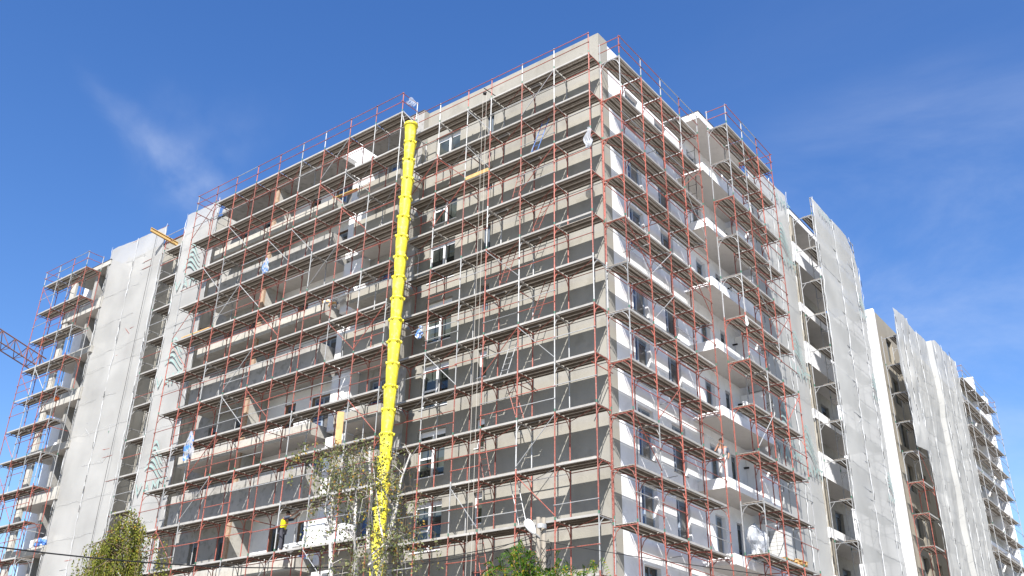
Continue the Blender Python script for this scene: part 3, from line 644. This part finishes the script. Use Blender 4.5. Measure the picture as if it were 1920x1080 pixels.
# ------------------------------------------------------------------ loose things on the site
def crumple(name, label, cat, loc, size, mt, seed, mt2=None, group=None, sub=3):
    bm = bmesh.new(); bmesh.ops.create_icosphere(bm, subdivisions=sub, radius=1)
    for v in bm.verts:
        p = v.co.copy(); d = noise.noise(p*1.3+Vector((seed, 0, 0)))*.45 + noise.noise(p*3.6+Vector((0, seed, 0)))*.32
        v.co = p*(1+d); v.co.x *= size[0]; v.co.y *= size[1]; v.co.z *= size[2]
    me = bpy.data.meshes.new(name); bm.to_mesh(me); bm.free(); me.materials.append(mt)
    if mt2:
        me.materials.append(mt2)
        for p in me.polygons: p.material_index = 1 if noise.noise(Vector(p.center)*2.2/max(size)+Vector((seed, 2, 0))) > .08 else 0
    o = link(name, me, None, loc); return tag(o, label, cat, group)
def hang_sheet(name, label, cat, top, w, h, mt, seed, ax=(1, 0, 0), mt2=None):
    """hanging torn plastic: a gathered, folded sheet"""
    mb = MB(); nu, nz = 14, 18; ax = Vector(ax); nr = ax.cross(Vector((0, 0, 1)))
    ks = [mb.m(mt), mb.m(mt2 or mt)]
    for j in range(nz+1):
        t = j/nz; ww = w*(.18+.82*math.sin(min(1, t*1.25)*math.pi*.5))*(1-.35*max(0, t-.75)*4)
        for i in range(nu+1):
            s = i/nu-.5; fold = math.sin(i*1.9+seed)*.10*w + noise.noise(Vector((i*.5, t*4, seed)))*.22*w
            zz = -h*t*(1+.22*noise.noise(Vector((i*.6, seed, 1))))
            mb.v.append(tuple(Vector(top)+ax*(s*ww+noise.noise(Vector((t*3, seed, 0)))*.3*w)+nr*fold*t+Vector((0, 0, zz))))
    for j in range(nz):
        for i in range(nu): a = j*(nu+1)+i; mb.f.append((a, a+1, a+nu+2, a+nu+1)); mb.mi.append(ks[1] if noise.noise(Vector((i*.35, j*.25, seed+3))) > .05 else ks[0])
    return tag(mb.build(name, smooth=True), label, cat)
hang_sheet('plastic_sheet', 'clear plastic rag tied near the corner on the beige wall scaffold', 'plastic sheet', (-1.05, -.08, 25.45), .42, 1.0, FILM, 1)
hang_sheet('plastic_sheet', 'white plastic scrap caught on the top guard rail above the chute', 'plastic sheet', (-10.36, -1.2, 30.5), .55, .5, FILM, 2, (.3, .9, 0))
hang_sheet('plastic_bag', 'blue and white bag hanging high on the long red scaffold', 'bag', (-19.15, -1.78, 24.2), .5, .85, FILM, 3, mt2=BLUE)
hang_sheet('plastic_sheet', 'torn blue and clear plastic tied low on the long red scaffold', 'plastic sheet', (-23.05, -1.78, 15.9), .8, 1.35, FILM, 4, mt2=BLUE)
hang_sheet('cloth', 'blue and white cloth hung on a pole right of the yellow chute', 'cloth', (-9.95, -.02, 18.75), .42, .6, BLUE, 5, mt2=PLAS)
hang_sheet('cloth', 'white rag on an orange red post beside the right balconies', 'cloth', (1.6, 8.0, 19.2), .2, .5, PLAS, 6, (.3, .9, 0))
mb = MB(); mb.tube([(-10.5, .05, 18.6), (-9.7, -.05, 18.62)], .02, GALV); tag(mb.build('tube'), 'loose silver tube sticking out right of the chute, carrying the cloth', 'tube')
crumple('bundle', 'blue plastic bundle on the lowest far left balcony', 'bundle', (-38.7, .2, 12.62), (.62, .4, .34), BLUE, 3, PLAS)
crumple('bundle', 'orange bundle on a balcony edge at the far left end', 'bundle', (-40.8, .1, 21.72), (.62, .3, .2), ORNG, 5)
for k, (p, s) in enumerate([((-16.1, -.02, 21.95), (.5, .3, .32)), ((-15.3, .1, 21.9), (.7, .3, .35)), ((-16.2, .0, 21.55), (.4, .3, .25))]):
    crumple('foam_scrap', ['heap of white foam scraps at the balcony edge left of the chute', 'longest white foam heap on the balcony left of the chute', 'brown and white rubble hanging over the balcony edge left of the chute'][k], 'foam scraps', p, s, PLAS, 10+k, WOOD if k == 2 else None, None)
def plank(label, a, b, wdt, th, m, cat='plank', name='plank'):
    a, b = Vector(a), Vector(b); d = (b-a).normalized(); s = d.cross(Vector((0, 0, 1))).normalized()*wdt/2; u = s.cross(d).normalized()*th/2
    mb = MB(); c = [p+s*i+u*j for p in (a, b) for i in (-1, 1) for j in (-1, 1)]
    for q in ((0, 1, 3, 2), (4, 6, 7, 5), (0, 4, 5, 1), (2, 3, 7, 6), (0, 2, 6, 4), (1, 5, 7, 3)): mb.face([c[i] for i in q], m)
    return tag(mb.build(name), label, cat, 'loose boards on the scaffolds')
def ibeam(label, a, b):
    a, b = Vector(a), Vector(b); d = (b-a).normalized(); s = d.cross(Vector((0, 0, 1))).normalized(); mb = MB()
    for (w_, z0, z1) in ((.08, -.12, -.08), (.08, .08, .12), (.03, -.08, .08)):
        c = [p+s*i*w_+Vector((0, 0, zz)) for p in (a, b) for i in (-1, 1) for zz in (z0, z1)]
        for q in ((0, 1, 3, 2), (4, 6, 7, 5), (0, 4, 5, 1), (2, 3, 7, 6), (0, 2, 6, 4), (1, 5, 7, 3)): mb.face([c[i] for i in q], YWOOD)
    return tag(mb.build('formwork_beam'), label, 'beam')
ibeam('yellow timber beam jutting out from the roof beside the wide net', (-31.55, .6, 30.05), (-32.2, -1.0, 30.6))
plank('yellow board bridging the gap between two balconies near the top', (-16.6, -.1, 27.55), (-14.8, -.1, 27.5), .2, .05, YWOOD)
plank('orange board standing on edge along an upper deck of the beige wall scaffold', (-7.75, .02, Z0-3.94), (-6.4, .02, Z0-3.94), .03, .18, WOOD)
plank('pale board leaning on the scaffold left of the lower chute', (-12.75, -1.55, 13.5), (-12.7, -1.6, 14.9), .28, .04, WOOD)
plank('timber batten lying on a deck edge beside the printed net', (-25.6, -1.6, Z0-7.93), (-23.3, -1.6, Z0-7.93), .12, .06, WOOD)
# hoist ropes
mb = MB(); mb.tube([(-6.5, -.45, 29.35), (-6.45, -.45, 3)], .009, ROPE, 5); mb.tube([(-6.25, -.5, 29.3), (-6.15, -.5, 3)], .009, ROPE, 5); tag(mb.build('hoist_rope'), 'pair of pale hoist ropes hanging down the beige wall scaffold', 'rope')
mb = MB(); mb.tube([(-6.4, .5, 29.75), (-6.38, -.55, 29.62)], .022, BLK); mb.lathe([(.02, 29.3), (.09, 29.33), (.09, 29.42), (.02, 29.45)], BLK, 12, -6.38, -.47); tag(mb.build('hoist_bracket'), 'black pulley bracket at the top of the hoist ropes', 'hoist')
# pallets with blocks on the right-hand scaffold
def pallet(name, label, loc, rot, blocks=0, bag=False, group='pallets on the low right deck'):
    T = thing(name, label, 'pallet', loc, (0, 0, rot), group)
    mb = MB()
    for x in (-.38, 0, .38):
        for y in (-.4, 0, .4): mb.box((x-.05, y-.06, .02), (x+.05, y+.06, .11), WOOD)
        mb.box((x-.05, -.5, 0), (x+.05, .5, .02), WOOD)
    for q in range(6): mb.box((-.45, -.48+q*.175, .11), (.45, -.48+q*.175+.12, .13), WOOD)
    mb.build('pallet_boards', T)
    return T
zd = zR[10]
pallet('pallet', 'wooden pallet under the grey blocks on the low right deck', (.98, 10.4, zd+.01), .1)
T = thing('block_stack', 'stack of pale grey hollow blocks on a pallet, low on the right', 'blocks', (.98, 10.4, zd+.15)); 
for lay in range(7):
    mb = MB()
    for a in range(4):
        for b in range(3): mb.box((-.42+b*.29, -.46+a*.235, lay*.155), (-.42+b*.29+.27, -.46+a*.235+.215, lay*.155+.145), BLOCK)
    mb.build('course', T)
for k in range(2): pallet('pallet', ['empty wooden pallet lying on the deck beside the blocks', 'upper empty pallet resting on another beside the blocks'][k], (.98, 11.75, zd+.01+k*.15), .05-.12*k)
crumple('bulk_bag', 'white bulk bag with clear sides on the low right deck next to the blocks', 'bag', (.75, 9.0, zd+.62), (.42, .5, .62), FILM, 21, PLAS)
T = thing('insulation_stack', 'stack of white insulation boards on a low deck behind the birch', 'insulation boards', (-13.6, -1.3, Z0-20))
rg = random.Random(12)
for i in range(9):
    mb = MB(); x = rg.uniform(-.05, .05); mb.box((-.62+x, -.28, .02+i*.115), (.6+x+rg.uniform(-.04, .04), .28, .13+i*.115), FOAMW); mb.build('board', T)
T = thing('insulation_stack', 'lower white insulation board stack beside the taller one behind the birch', 'insulation boards', (-12.3, -1.32, Z0-20))
for i in range(6):
    mb = MB(); x = rg.uniform(-.05, .05); mb.box((-.5+x, -.26, .02+i*.115), (.5+x, .26, .13+i*.115), FOAMW); mb.build('board', T)
crumple('sack', 'white sack lying at the feet of the worker in yellow', 'sack', (-15.15, -1.35, Z0-20+.14), (.34, .24, .17), PLAS, 31)
crumple('sack', 'second white sack on the deck further from the worker in yellow', 'sack', (-14.55, -1.38, Z0-20+.12), (.28, .24, .14), PLAS, 33)
# tube stack on the balcony edge by the phoning man
mb = MB(); rg = random.Random(8)
for q in range(7): mb.tube([(-.35-.06*(q % 3), 9.1+rg.random()*.3, SF(0)+.42+.05*(q//3)), (-.35-.06*(q % 3), 11.4+rg.random()*.4, SF(0)+.42+.05*(q//3))], .024, GALV)
tag(mb.build('tube_stack'), 'silver tubes piled on the balcony beside the man with the phone', 'tubes')

# ------------------------------------------------------------------ people
def skinned(name, pts, edges, rad, mt, parent=None, levels=2, root=0):
    me = bpy.data.meshes.new(name); me.from_pydata(pts, edges, []); me.materials.append(mt)
    o = bpy.data.objects.new(name, me); COL.objects.link(o)
    if parent: o.parent = parent
    sk = o.modifiers.new('skin', 'SKIN'); sk.use_smooth_shade = True
    for i, r in enumerate(rad):
        d = me.skin_vertices[0].data[i]; d.radius = r if isinstance(r, tuple) else (r, r); d.use_root = (i == root)
    sb = o.modifiers.new('sub', 'SUBSURF'); sb.levels = levels; sb.render_levels = levels
    return o
SKIN = mat('skin', (.25, .13, .085), .55, .06, 8); HAIR = mat('dark_hair', (.02, .016, .013), .7, .2, 20)
VEST = mat('yellow_shirt', (.72, .62, .01), .8, .08, 6); TROU = mat('dark_trousers', (.035, .035, .045), .85, .2, 6); SHOE = mat('work_boots', (.05, .035, .025), .8, .2, 8)
GREYW = mat('paint_spattered_overalls', (.36, .36, .37), .9, .12, 5, stain=(.2, .2, .21), stain_amt=.7); NAVY = mat('navy_shirt', (.05, .06, .085), .85, .15, 5); GSH = mat('grey_tshirt', (.22, .22, .23), .9, .1, 5)
def person(label, loc, rotz, pose, top, sleeve, trousers, tilt=0):
    """body one skinned surface; clothes, hair, boots and held things are children. x right, y forward (facing +y)"""
    T = thing('person', label, 'person', loc, (0, 0, rotz))
    J = dict(pel=(0, 0, .95), wa=(0, 0, 1.10), ch=(0, .0, 1.32), nk=(0, 0, 1.48), hd0=(0, .02, 1.57), hd1=(0, .025, 1.68), hd2=(0, .01, 1.77),
             ls=(-.19, 0, 1.42), rs=(.19, 0, 1.42), le=(-.25, 0, 1.14), re=(.25, 0, 1.14), lw=(-.24, .1, .90), rw=(.24, .1, .90), lh=(-.23, .13, .82), rh=(.23, .13, .82),
             lp=(-.09, 0, .92), rp=(.09, 0, .92), lk=(-.11, .03, .50), rk=(.11, .03, .50), la=(-.12, 0, .09), ra=(.12, 0, .09), lt=(-.13, .17, .04), rt=(.13, .17, .04))
    J.update(pose); order = list(J); ix = {k: i for i, k in enumerate(order)}; pts = [J[k] for k in order]
    E = [('pel', 'wa'), ('wa', 'ch'), ('ch', 'nk'), ('nk', 'hd0'), ('hd0', 'hd1'), ('hd1', 'hd2'), ('ch', 'ls'), ('ch', 'rs'), ('ls', 'le'), ('rs', 're'), ('le', 'lw'), ('re', 'rw'), ('lw', 'lh'), ('rw', 'rh'), ('pel', 'lp'), ('pel', 'rp'), ('lp', 'lk'), ('rp', 'rk'), ('lk', 'la'), ('rk', 'ra'), ('la', 'lt'), ('ra', 'rt')]
    Rr = dict(pel=(.15, .11), wa=(.14, .10), ch=(.16, .11), nk=.058, hd0=.075, hd1=.098, hd2=.07, ls=.065, rs=.065, le=.046, re=.046, lw=.032, rw=.032, lh=.035, rh=.035, lp=.088, rp=.088, lk=.06, rk=.06, la=.042, ra=.042, lt=.034, rt=.034)
    skinned('body', pts, [(ix[a], ix[b]) for a, b in E], [Rr[k] for k in order], SKIN, T)
    def cloth(name, ks, es, add, mt, sc=None):
        i2 = {k: i for i, k in enumerate(ks)}
        def rr(k): r = Rr[k]; r = r if isinstance(r, tuple) else (r, r); return (r[0]+add, r[1]+add)
        skinned(name, [J[k] for k in ks], [(i2[a], i2[b]) for a, b in es], [rr(k) for k in ks], mt, T)
    cloth('shirt', ['pel', 'wa', 'ch', 'ls', 'rs'], [('pel', 'wa'), ('wa', 'ch'), ('ch', 'ls'), ('ch', 'rs')], .02, top)
    mid = lambda a, b, t: tuple(J[a][i]+(J[b][i]-J[a][i])*t for i in range(3))
    for s in 'lr':
        J[s+'m'] = mid(s+'e', s+'w', sleeve[1]) ; Rr[s+'m'] = .042
        cloth('sleeve', [s+'s', s+'e', s+'m'], [(s+'s', s+'e'), (s+'e', s+'m')], .014, sleeve[0])
    cloth('trousers', ['pel', 'lp', 'rp', 'lk', 'rk', 'la', 'ra'], [('pel', 'lp'), ('pel', 'rp'), ('lp', 'lk'), ('rp', 'rk'), ('lk', 'la'), ('rk', 'ra')], .022, trousers)
    for s in 'lr': cloth('boot', [s+'a', s+'t'], [(s+'a', s+'t')], .016, SHOE)
    h = Vector(J['hd1']); hu = (Vector(J['hd2'])-Vector(J['hd0'])).normalized(); fwd = Vector(J.get('face', (0, 1, 0))) if 'face' in J else Vector((0, 1, 0))
    return T, J
def head_details(T, J, face):
    h = Vector(J['hd1']); f = Vector(face).normalized(); r = f.cross(Vector((0, 0, 1))).normalized(); u = Vector((0, 0, 1))
    bm = bmesh.new(); bmesh.ops.create_icosphere(bm, subdivisions=3, radius=.108)
    for v in list(bm.verts):
        if v.co.z < -.005 + max(0, v.co.dot(f))*1.1: v.co *= .80
        v.co += Vector((0, 0, .028))-f*.012+h
    me = bpy.data.meshes.new('hair'); bm.to_mesh(me); bm.free(); me.materials.append(HAIR); link('hair', me, T)
    mb = MB(); p = h+f*.098; mb.tube([p+u*.025, p+f*.014-u*.012, p-u*.025], [.008, .015, .012], SKIN, 6); mb.build('nose', T)
    for s in (-1, 1):
        mb = MB(); q = h+f*.09+r*s*.034+u*.022; mb.tube([q-r*.012, q+r*.012], .007, HAIR, 5); mb.build('eye', T)
        mb = MB(); q = h+r*s*.098; mb.tube([q+u*.03, q+r*s*.015, q-u*.028], [.012, .017, .009], SKIN, 6); mb.build('ear', T)
    mb = MB(); q = h+f*.088-u*.045; mb.tube([q-r*.024, q+r*.024], .006, mat('lips', (.28, .10, .08), .6), 5); mb.build('mouth', T)
def hand(T, wrist, tip_dir, palm_n, curl=.5):
    w_, d, n = Vector(wrist), Vector(tip_dir).normalized(), Vector(palm_n).normalized(); s = d.cross(n).normalized()
    mb = MB()
    for q, ln in zip((-1.5, -.5, .5, 1.5), (.065, .078, .083, .07)):
        b = w_+d*.075+s*q*.019; mb.tube([b-d*.03, b+d*ln*.45+n*curl*.018, b+d*ln*.8+n*curl*.05], [.0095, .009, .007], SKIN, 6)
    b = w_+d*.02+s*.035; mb.tube([b, b+s*.03+d*.03+n*.015, b+s*.03+d*.06+n*.03], [.012, .011, .008], SKIN, 6); mb.build('fingers', T)
# worker plastering: seen from behind/side, arms up to the right, leaning
zb = Z0-20
T, J = person('worker in a yellow shirt reaching up on a low deck behind the birch', (-16.0, -1.28, zb+.005), R_(-62), dict(
    wa=(.02, .05, 1.08), ch=(.03, .12, 1.30), nk=(.03, .17, 1.45), hd0=(.03, .20, 1.53), hd1=(.03, .23, 1.63), hd2=(.03, .22, 1.72), ls=(-.16, .12, 1.41), rs=(.22, .12, 1.41),
    le=(-.2, .38, 1.45), re=(.26, .38, 1.46), lw=(-.12, .58, 1.58), rw=(.18, .60, 1.62), lh=(-.1, .65, 1.64), rh=(.15, .67, 1.69), lk=(-.13, .04, .5), rk=(.12, .08, .5), ra=(.14, .10, .09), rt=(.15, .27, .04)), VEST, (NAVY, .15), TROU)
head_details(T, J, (0, 1, .1)); hand(T, J['lw'], (.1, .6, .5), (.7, 0, 0), .5); hand(T, J['rw'], (-.1, .6, .5), (-.7, 0, 0), .6)
# man with phone: faces the camera, right hand at the ear
T, J = person('man in pale spattered overalls phoning on a white balcony edge', (-.32, 8.62, SF(0)+.425), R_(180+25), dict(
    rs=(.19, .0, 1.42), re=(.30, .14, 1.20), rw=(.15, .15, 1.46), rh=(.12, .12, 1.54), le=(-.27, -.02, 1.15), lw=(-.25, .12, .95), lh=(-.22, .17, .88)), GSH, (NAVY, .05), GREYW)
head_details(T, J, (0, 1, -.1)); hand(T, J['rw'], (-.3, .0, .9), (-.6, 0, .1), .7); hand(T, J['lw'], (.1, .3, -.8), (.8, 0, 0), .5)
mb = MB(); mb.box((.088, .075, 1.54), (.10, .135, 1.68), BLK); o = mb.build('phone', None); o.parent = None
o.location = T.location; o.rotation_euler = T.rotation_euler; tag(o, 'black phone held to the ear of the man on the balcony', 'phone')

# ------------------------------------------------------------------ pole, lamp, cables
def rayp(x, y, D):
    d = pixdir(x, y); return Vector((16.74447, -27.77166, 1.6)) + d/math.hypot(d.x, d.y)*D
pa, pb = rayp(1009.5, 970, 26), rayp(1019.5, 971, 26.1)
T = thing('utility_pole', 'pair of grey concrete poles strapped together behind the acacia', 'utility pole', (pa.x, pa.y, 0))
for q, p in enumerate((pa, pb)):
    mb = MB(); mb.tube([(p.x-pa.x, p.y-pa.y, 0), (p.x-pa.x, p.y-pa.y, p.z)], [.11, .062], POLEC, 12); mb.build('pole', T, smooth=False)
mb = MB(); c = (pa+pb)/2-pa; mb.lathe([(.145, pa.z-.3), (.15, pa.z-.28), (.15, pa.z-.2), (.145, pa.z-.18)], GALV, 16, c.x, c.y); mb.build('strap', T)
mb = MB(); rg = random.Random(3)
for q in range(16):
    a = rg.random()*6.28; rr = .16+.1*rg.random(); z0 = pa.z-.75-rg.random()*.8
    mb.tube([(c.x+math.cos(a+t*1.3)*rr*(1+.4*math.sin(t*3+q)), c.y+math.sin(a+t*1.3)*rr, z0+.28*math.sin(t*2.1+q)) for t in [i*.35 for i in range(9)]], .008, BLK, 4)
mb.build('cable_loops', T)
T = thing('street_lamp', 'white oval street lamp head on an arm beside the twin poles', 'street lamp', (0, 0, 0))
bm = bmesh.new(); bmesh.ops.create_uvsphere(bm, u_segments=24, v_segments=14, radius=1)
la, lb = rayp(986.5, 975, 25.8), rayp(1003, 1001, 25.9); ax = (lb-la); Lh = ax.length/2; ax.normalize(); sd = RT; sd = (sd-ax*sd.dot(ax)).normalized(); up = ax.cross(sd)
for v in bm.verts:
    x, y, z = v.co; v.co = (la+lb)/2 + ax*x*Lh*1.08 + sd*y*.115*(1-.28*x) + up*z*.06*(1 if z > 0 else .8)
me = bpy.data.meshes.new('lamp_head'); bm.to_mesh(me); bm.free(); me.materials.append(mat('white_lamp_plastic', (.8, .8, .79), .35, .03, 2)); me.polygons.foreach_set('use_smooth', [True]*len(me.polygons)); link('lamp_head', me, T)
mb = MB(); mb.tube([lb-ax*.03, lb+ax*.10+RT*.06, Vector((pa.x, pa.y, pa.z-.55))], .022, GALV, 8); mb.build('arm', T)
def cable(label, a, b, sag, r=.011, n=24, cat='cable'):
    mb = MB(); a, b = Vector(a), Vector(b); mb.tube([a.lerp(b, i/n)-Vector((0, 0, 4*sag*(i/n)*(1-i/n))) for i in range(n+1)], r, BLK, 5); return tag(mb.build('power_line'), label, cat)
pt_ = Vector((pa.x, pa.y, pa.z-.5))
cable('thin black power line crossing the lower left in front of the wide net', pt_, rayp(-60, 1018, 15), .55, .011)
cable('black cable running left from the twin poles over the acacia', pt_-Vector((0, 0, .15)), rayp(560, 1085, 20), .1, .009)
cable('cable running right from the poles behind the acacia', pt_-Vector((0, 0, .1)), rayp(1900, 1130, 17), .1, .009)
cable('pale service wire from the poles to the beige wall', pt_+Vector((0, 0, .12)), (-9.0, -.1, 8.6), .25, .009)

# ------------------------------------------------------------------ tower crane jib, far left
CR = thing('tower_crane', 'orange lattice crane jib poking out far left behind the building', 'crane', (0, 0, 0))
A, B = rayp(-330, 440, 100), rayp(80, 700, 112); d = (B-A).normalized(); s = d.cross(Vector((0, 0, 1))).normalized()*.75; Lc = (B-A).length
mb = MB(); nb = int(Lc/1.6); top = Vector((0, 0, 1.7))
mb.tube([A+top, B+top], .07, CRANEM, 6); mb.tube([A-s, B-s], .065, CRANEM, 6); mb.tube([A+s, B+s], .065, CRANEM, 6); mb.build('chords', CR)
mb = MB()
for i in range(nb):
    p, q = A+d*(Lc*i/nb), A+d*(Lc*(i+1)/nb); m_ = (p+q)/2+top
    for e in (-1, 1): mb.tube([p+s*e, m_], .045, CRANEM, 4); mb.tube([m_, q+s*e], .045, CRANEM, 4)
    mb.tube([p-s, p+s], .04, CRANEM, 4)
mb.build('lattice', CR)
mb = MB(); mz = A
for e in ((-.8, -.8), (.8, -.8), (-.8, .8), (.8, .8)): mb.tube([(A.x+e[0], A.y+e[1], 0), (A.x+e[0], A.y+e[1], A.z+3)], .1, CRANEM, 5)
mb.build('mast', CR)

# ------------------------------------------------------------------ trees
def leaf(mb, p, d, n, L, W, k):
    d = d.normalized(); s = d.cross(n).normalized()*W/2; i = len(mb.v)
    mb.v += [tuple(p), tuple(p+d*L*.45+s), tuple(p+d*L), tuple(p+d*L*.45-s)]; mb.f.append((i, i+1, i+2, i+3)); mb.mi.append(k)
def rv(rg): return Vector((rg.gauss(0, 1), rg.gauss(0, 1), rg.gauss(0, 1))).normalized()
def weeping_tree(px, py_top, D, label, seed, H=3.2, rad=1.0):
    rg = random.Random(seed); top = rayp(px, py_top, D); base = Vector((top.x, top.y, 0))
    T = thing('weeping_tree', label, 'tree', base)
    tr = MB(); hz = top.z
    tr.tube([(0, 0, 0), (.05, .02, 1.2), (-.03, .05, 2.6), (.04, 0, 3.9), (0, 0, hz-.15)], [.11, .09, .06, .02, .004], BARK, 8)
    lf = MB(); k = lf.m(LEAF1)
    for b in range(150):
        t = (b/150)**.75; z = hz-.15-t*H; a = rg.random()*6.28; r = rad*(.22+1.0*t**.42)*(.55+.5*rg.random())*(1+.35*math.sin(a*3+seed))
        p0 = Vector((0, 0, z)); p1 = Vector((math.cos(a)*r*.6, math.sin(a)*r*.6, z+.28*r)); p2 = Vector((math.cos(a)*r, math.sin(a)*r, z+.1)); p3 = p2+Vector((math.cos(a)*.12, math.sin(a)*.12, -.55-.5*rg.random()))
        tr.tube([p0, p1, p2, p3], [.014, .009, .005, .002], BARK, 4, False)
        for tw in range(12):
            u = .2+.8*rg.random()
            q = (p0.lerp(p1, u*3) if u < .33 else p1.lerp(p2, (u-.33)*3) if u < .66 else p2.lerp(p3, (u-.66)*3))+rv(rg)*.08
            ln = .25+.65*rg.random()**1.4; dr = Vector((rg.uniform(-.16, .16), rg.uniform(-.16, .16), -1)); nl = int(14+30*ln)
            for l_ in range(nl): pp = q+dr*ln*l_/nl+rv(rg)*.026; leaf(lf, pp, rv(rg)+Vector((0, 0, -1.1)), rv(rg), .036+.022*rg.random(), .017+.010*rg.random(), k)
    tr.build('trunk', T); lf.build('crown', T)
weeping_tree(256, 950, 18, 'dense yellowish green weeping tree at the lower left', 11, 3.0, 1.0)
# side lobes of the same crown come from its noise; a second, lower one stands behind its left flank
def birch(label, D, seed):
    rg = random.Random(seed)
    T0 = rayp(700, 1080, D); base = Vector((T0.x, T0.y, 0)); T = thing('birch_tree', label, 'tree', base)
    tr = MB(); lf = MB(); k = lf.m(LEAF2); tw_ = MB()
    def W(x, y, dd=0): return rayp(x, y, D+dd)-base
    stems = [[(705, 1100), (722, 1030), (742, 960), (752, 900), (770, 850), (757, 905)][:5], [(668, 1085), (664, 1000), (668, 930), (662, 880)], [(620, 1085), (620, 1000), (624, 940), (600, 900), (580, 870)],
             [(700, 1080), (690, 1030), (690, 990), (697, 930), (692, 860), (694, 838)], [(742, 960), (720, 920), (696, 900), (690, 950)][:3], [(624, 1000), (610, 960), (618, 900), (628, 860), (622, 842)], [(690, 1045), (735, 1010), (765, 1000)], [(664, 960), (640, 905), (660, 880), (672, 855)], [(722, 1030), (712, 980), (705, 920), (699, 868)], [(690, 1060), (720, 1040), (752, 1034)]]
    tips = []
    for si, st in enumerate(stems):
        pts = [W(x, y, rg.uniform(-.25, .25)) for x, y in st]; n = len(pts)
        r0 = .05 if si < 4 else .022
        if si < 4: pts = [Vector((pts[0].x*.3, pts[0].y*.3, 0)), Vector((pts[0].x*.8, pts[0].y*.8, pts[0].z*.7))]+pts
        tr.tube(pts, [r0*(1-.7*i/(len(pts)-1)) for i in range(len(pts))], BARK_B, 7)
        for i in range(len(pts)-1):
            if pts[i].z < 3: continue
            for q in range(3): tips.append(pts[i].lerp(pts[i+1], rg.random()))
        tips += [pts[-1]]*2
    for p in tips:
        for q in range(2):
            a = rg.random()*6.28; L = .2+.4*rg.random(); e = p+Vector((math.cos(a)*L, math.sin(a)*L, rg.uniform(-.05, .3))); f = e+Vector((math.cos(a)*.12, math.sin(a)*.12, -.3-.6*rg.random()))
            tw_.tube([p, p.lerp(e, .5)+Vector((0, 0, .08)), e, f], [.006, .0045, .003, .0015], BARK if rg.random() < .85 else BARK_B, 4, False)
            dens = rg.choice([0, 4, 16, 30, 46])
            for l_ in range(dens):
                u = rg.random(); c_ = e.lerp(f, u) if rg.random() < .75 else p.lerp(e, u); leaf(lf, c_+rv(rg)*.075, rv(rg)+Vector((0, 0, -.8)), rv(rg), .042+.03*rg.random(), .026+.016*rg.random(), k)
    tr.build('trunk', T); tw_.build('twigs', T); lf.build('crown', T)
birch('thin white stemmed birch with sparse drooping twigs before the yellow chute', 18, 5)
def acacia(label, D, seed):
    rg = random.Random(seed); b0 = rayp(1020, 1100, D); base = Vector((b0.x, b0.y, 0)); T = thing('acacia_tree', label, 'tree', base)
    tr = MB(); lf = MB(); k = lf.m(LEAF3)
    def W(x, y, dd=0): return rayp(x, y, D+dd)-base
    tr.tube([(0, 0, 0), (.03, 0, 1.5), (0, .04, 2.6), (.02, 0, 3.5)], [.09, .075, .055, .035], BARK, 8)
    shoots = [(965, 1024), (978, 1018), (955, 1034), (970, 1030), (992, 1030), (1003, 1040), (985, 1040), (948, 1062), (1015, 1074), (1068, 1062), (1035, 1056), (925, 1068), (915, 1058), (922, 1052), (940, 1066), (1025, 1066), (1042, 1046), (1055, 1055), (1075, 1070), (1112, 1048), (1128, 1044), (1095, 1075), (960, 1050), (985, 1058), (1000, 1066), (1060, 1068), (975, 1075), (930, 1080), (1045, 1080), (1010, 1082), (950, 1090), (1120, 1085), (1080, 1092), (905, 1085), (972, 1038), (1048, 1060)]
    for (x, y) in shoots:
        e = W(x, y, rg.uniform(-.4, .4)); s = Vector((e.x*.25, e.y*.25, e.z-.9-rg.random()*.3))
        m1 = s.lerp(e, .55)+rv(rg)*.06; tr.tube([Vector((0, 0, 3.3)), s, m1, e], [.02, .013, .008, .003], BARK, 5, False)
        for fr in range(22):
            u = .25+.75*rg.random(); p = m1.lerp(e, (u-.5)*2) if u > .5 else s.lerp(m1, u*2)
            d = (rv(rg)+Vector((0, 0, .1))).normalized(); L = .14+.13*rg.random(); n = rv(rg); sd_ = d.cross(n).normalized(); nn = 9
            for i in range(nn):
                c_ = p+d*L*(i+.5)/nn+Vector((0, 0, -.10*(i/nn)**2*L*4))
                for s_ in (-1, 1): leaf(lf, c_, sd_*s_+d*.35, n, .034+.012*rg.random(), .016+.005*rg.random(), k)
    tr.build('trunk', T); lf.build('crown', T)
acacia('bright green feathery acacia top at the bottom centre', 14, 9)
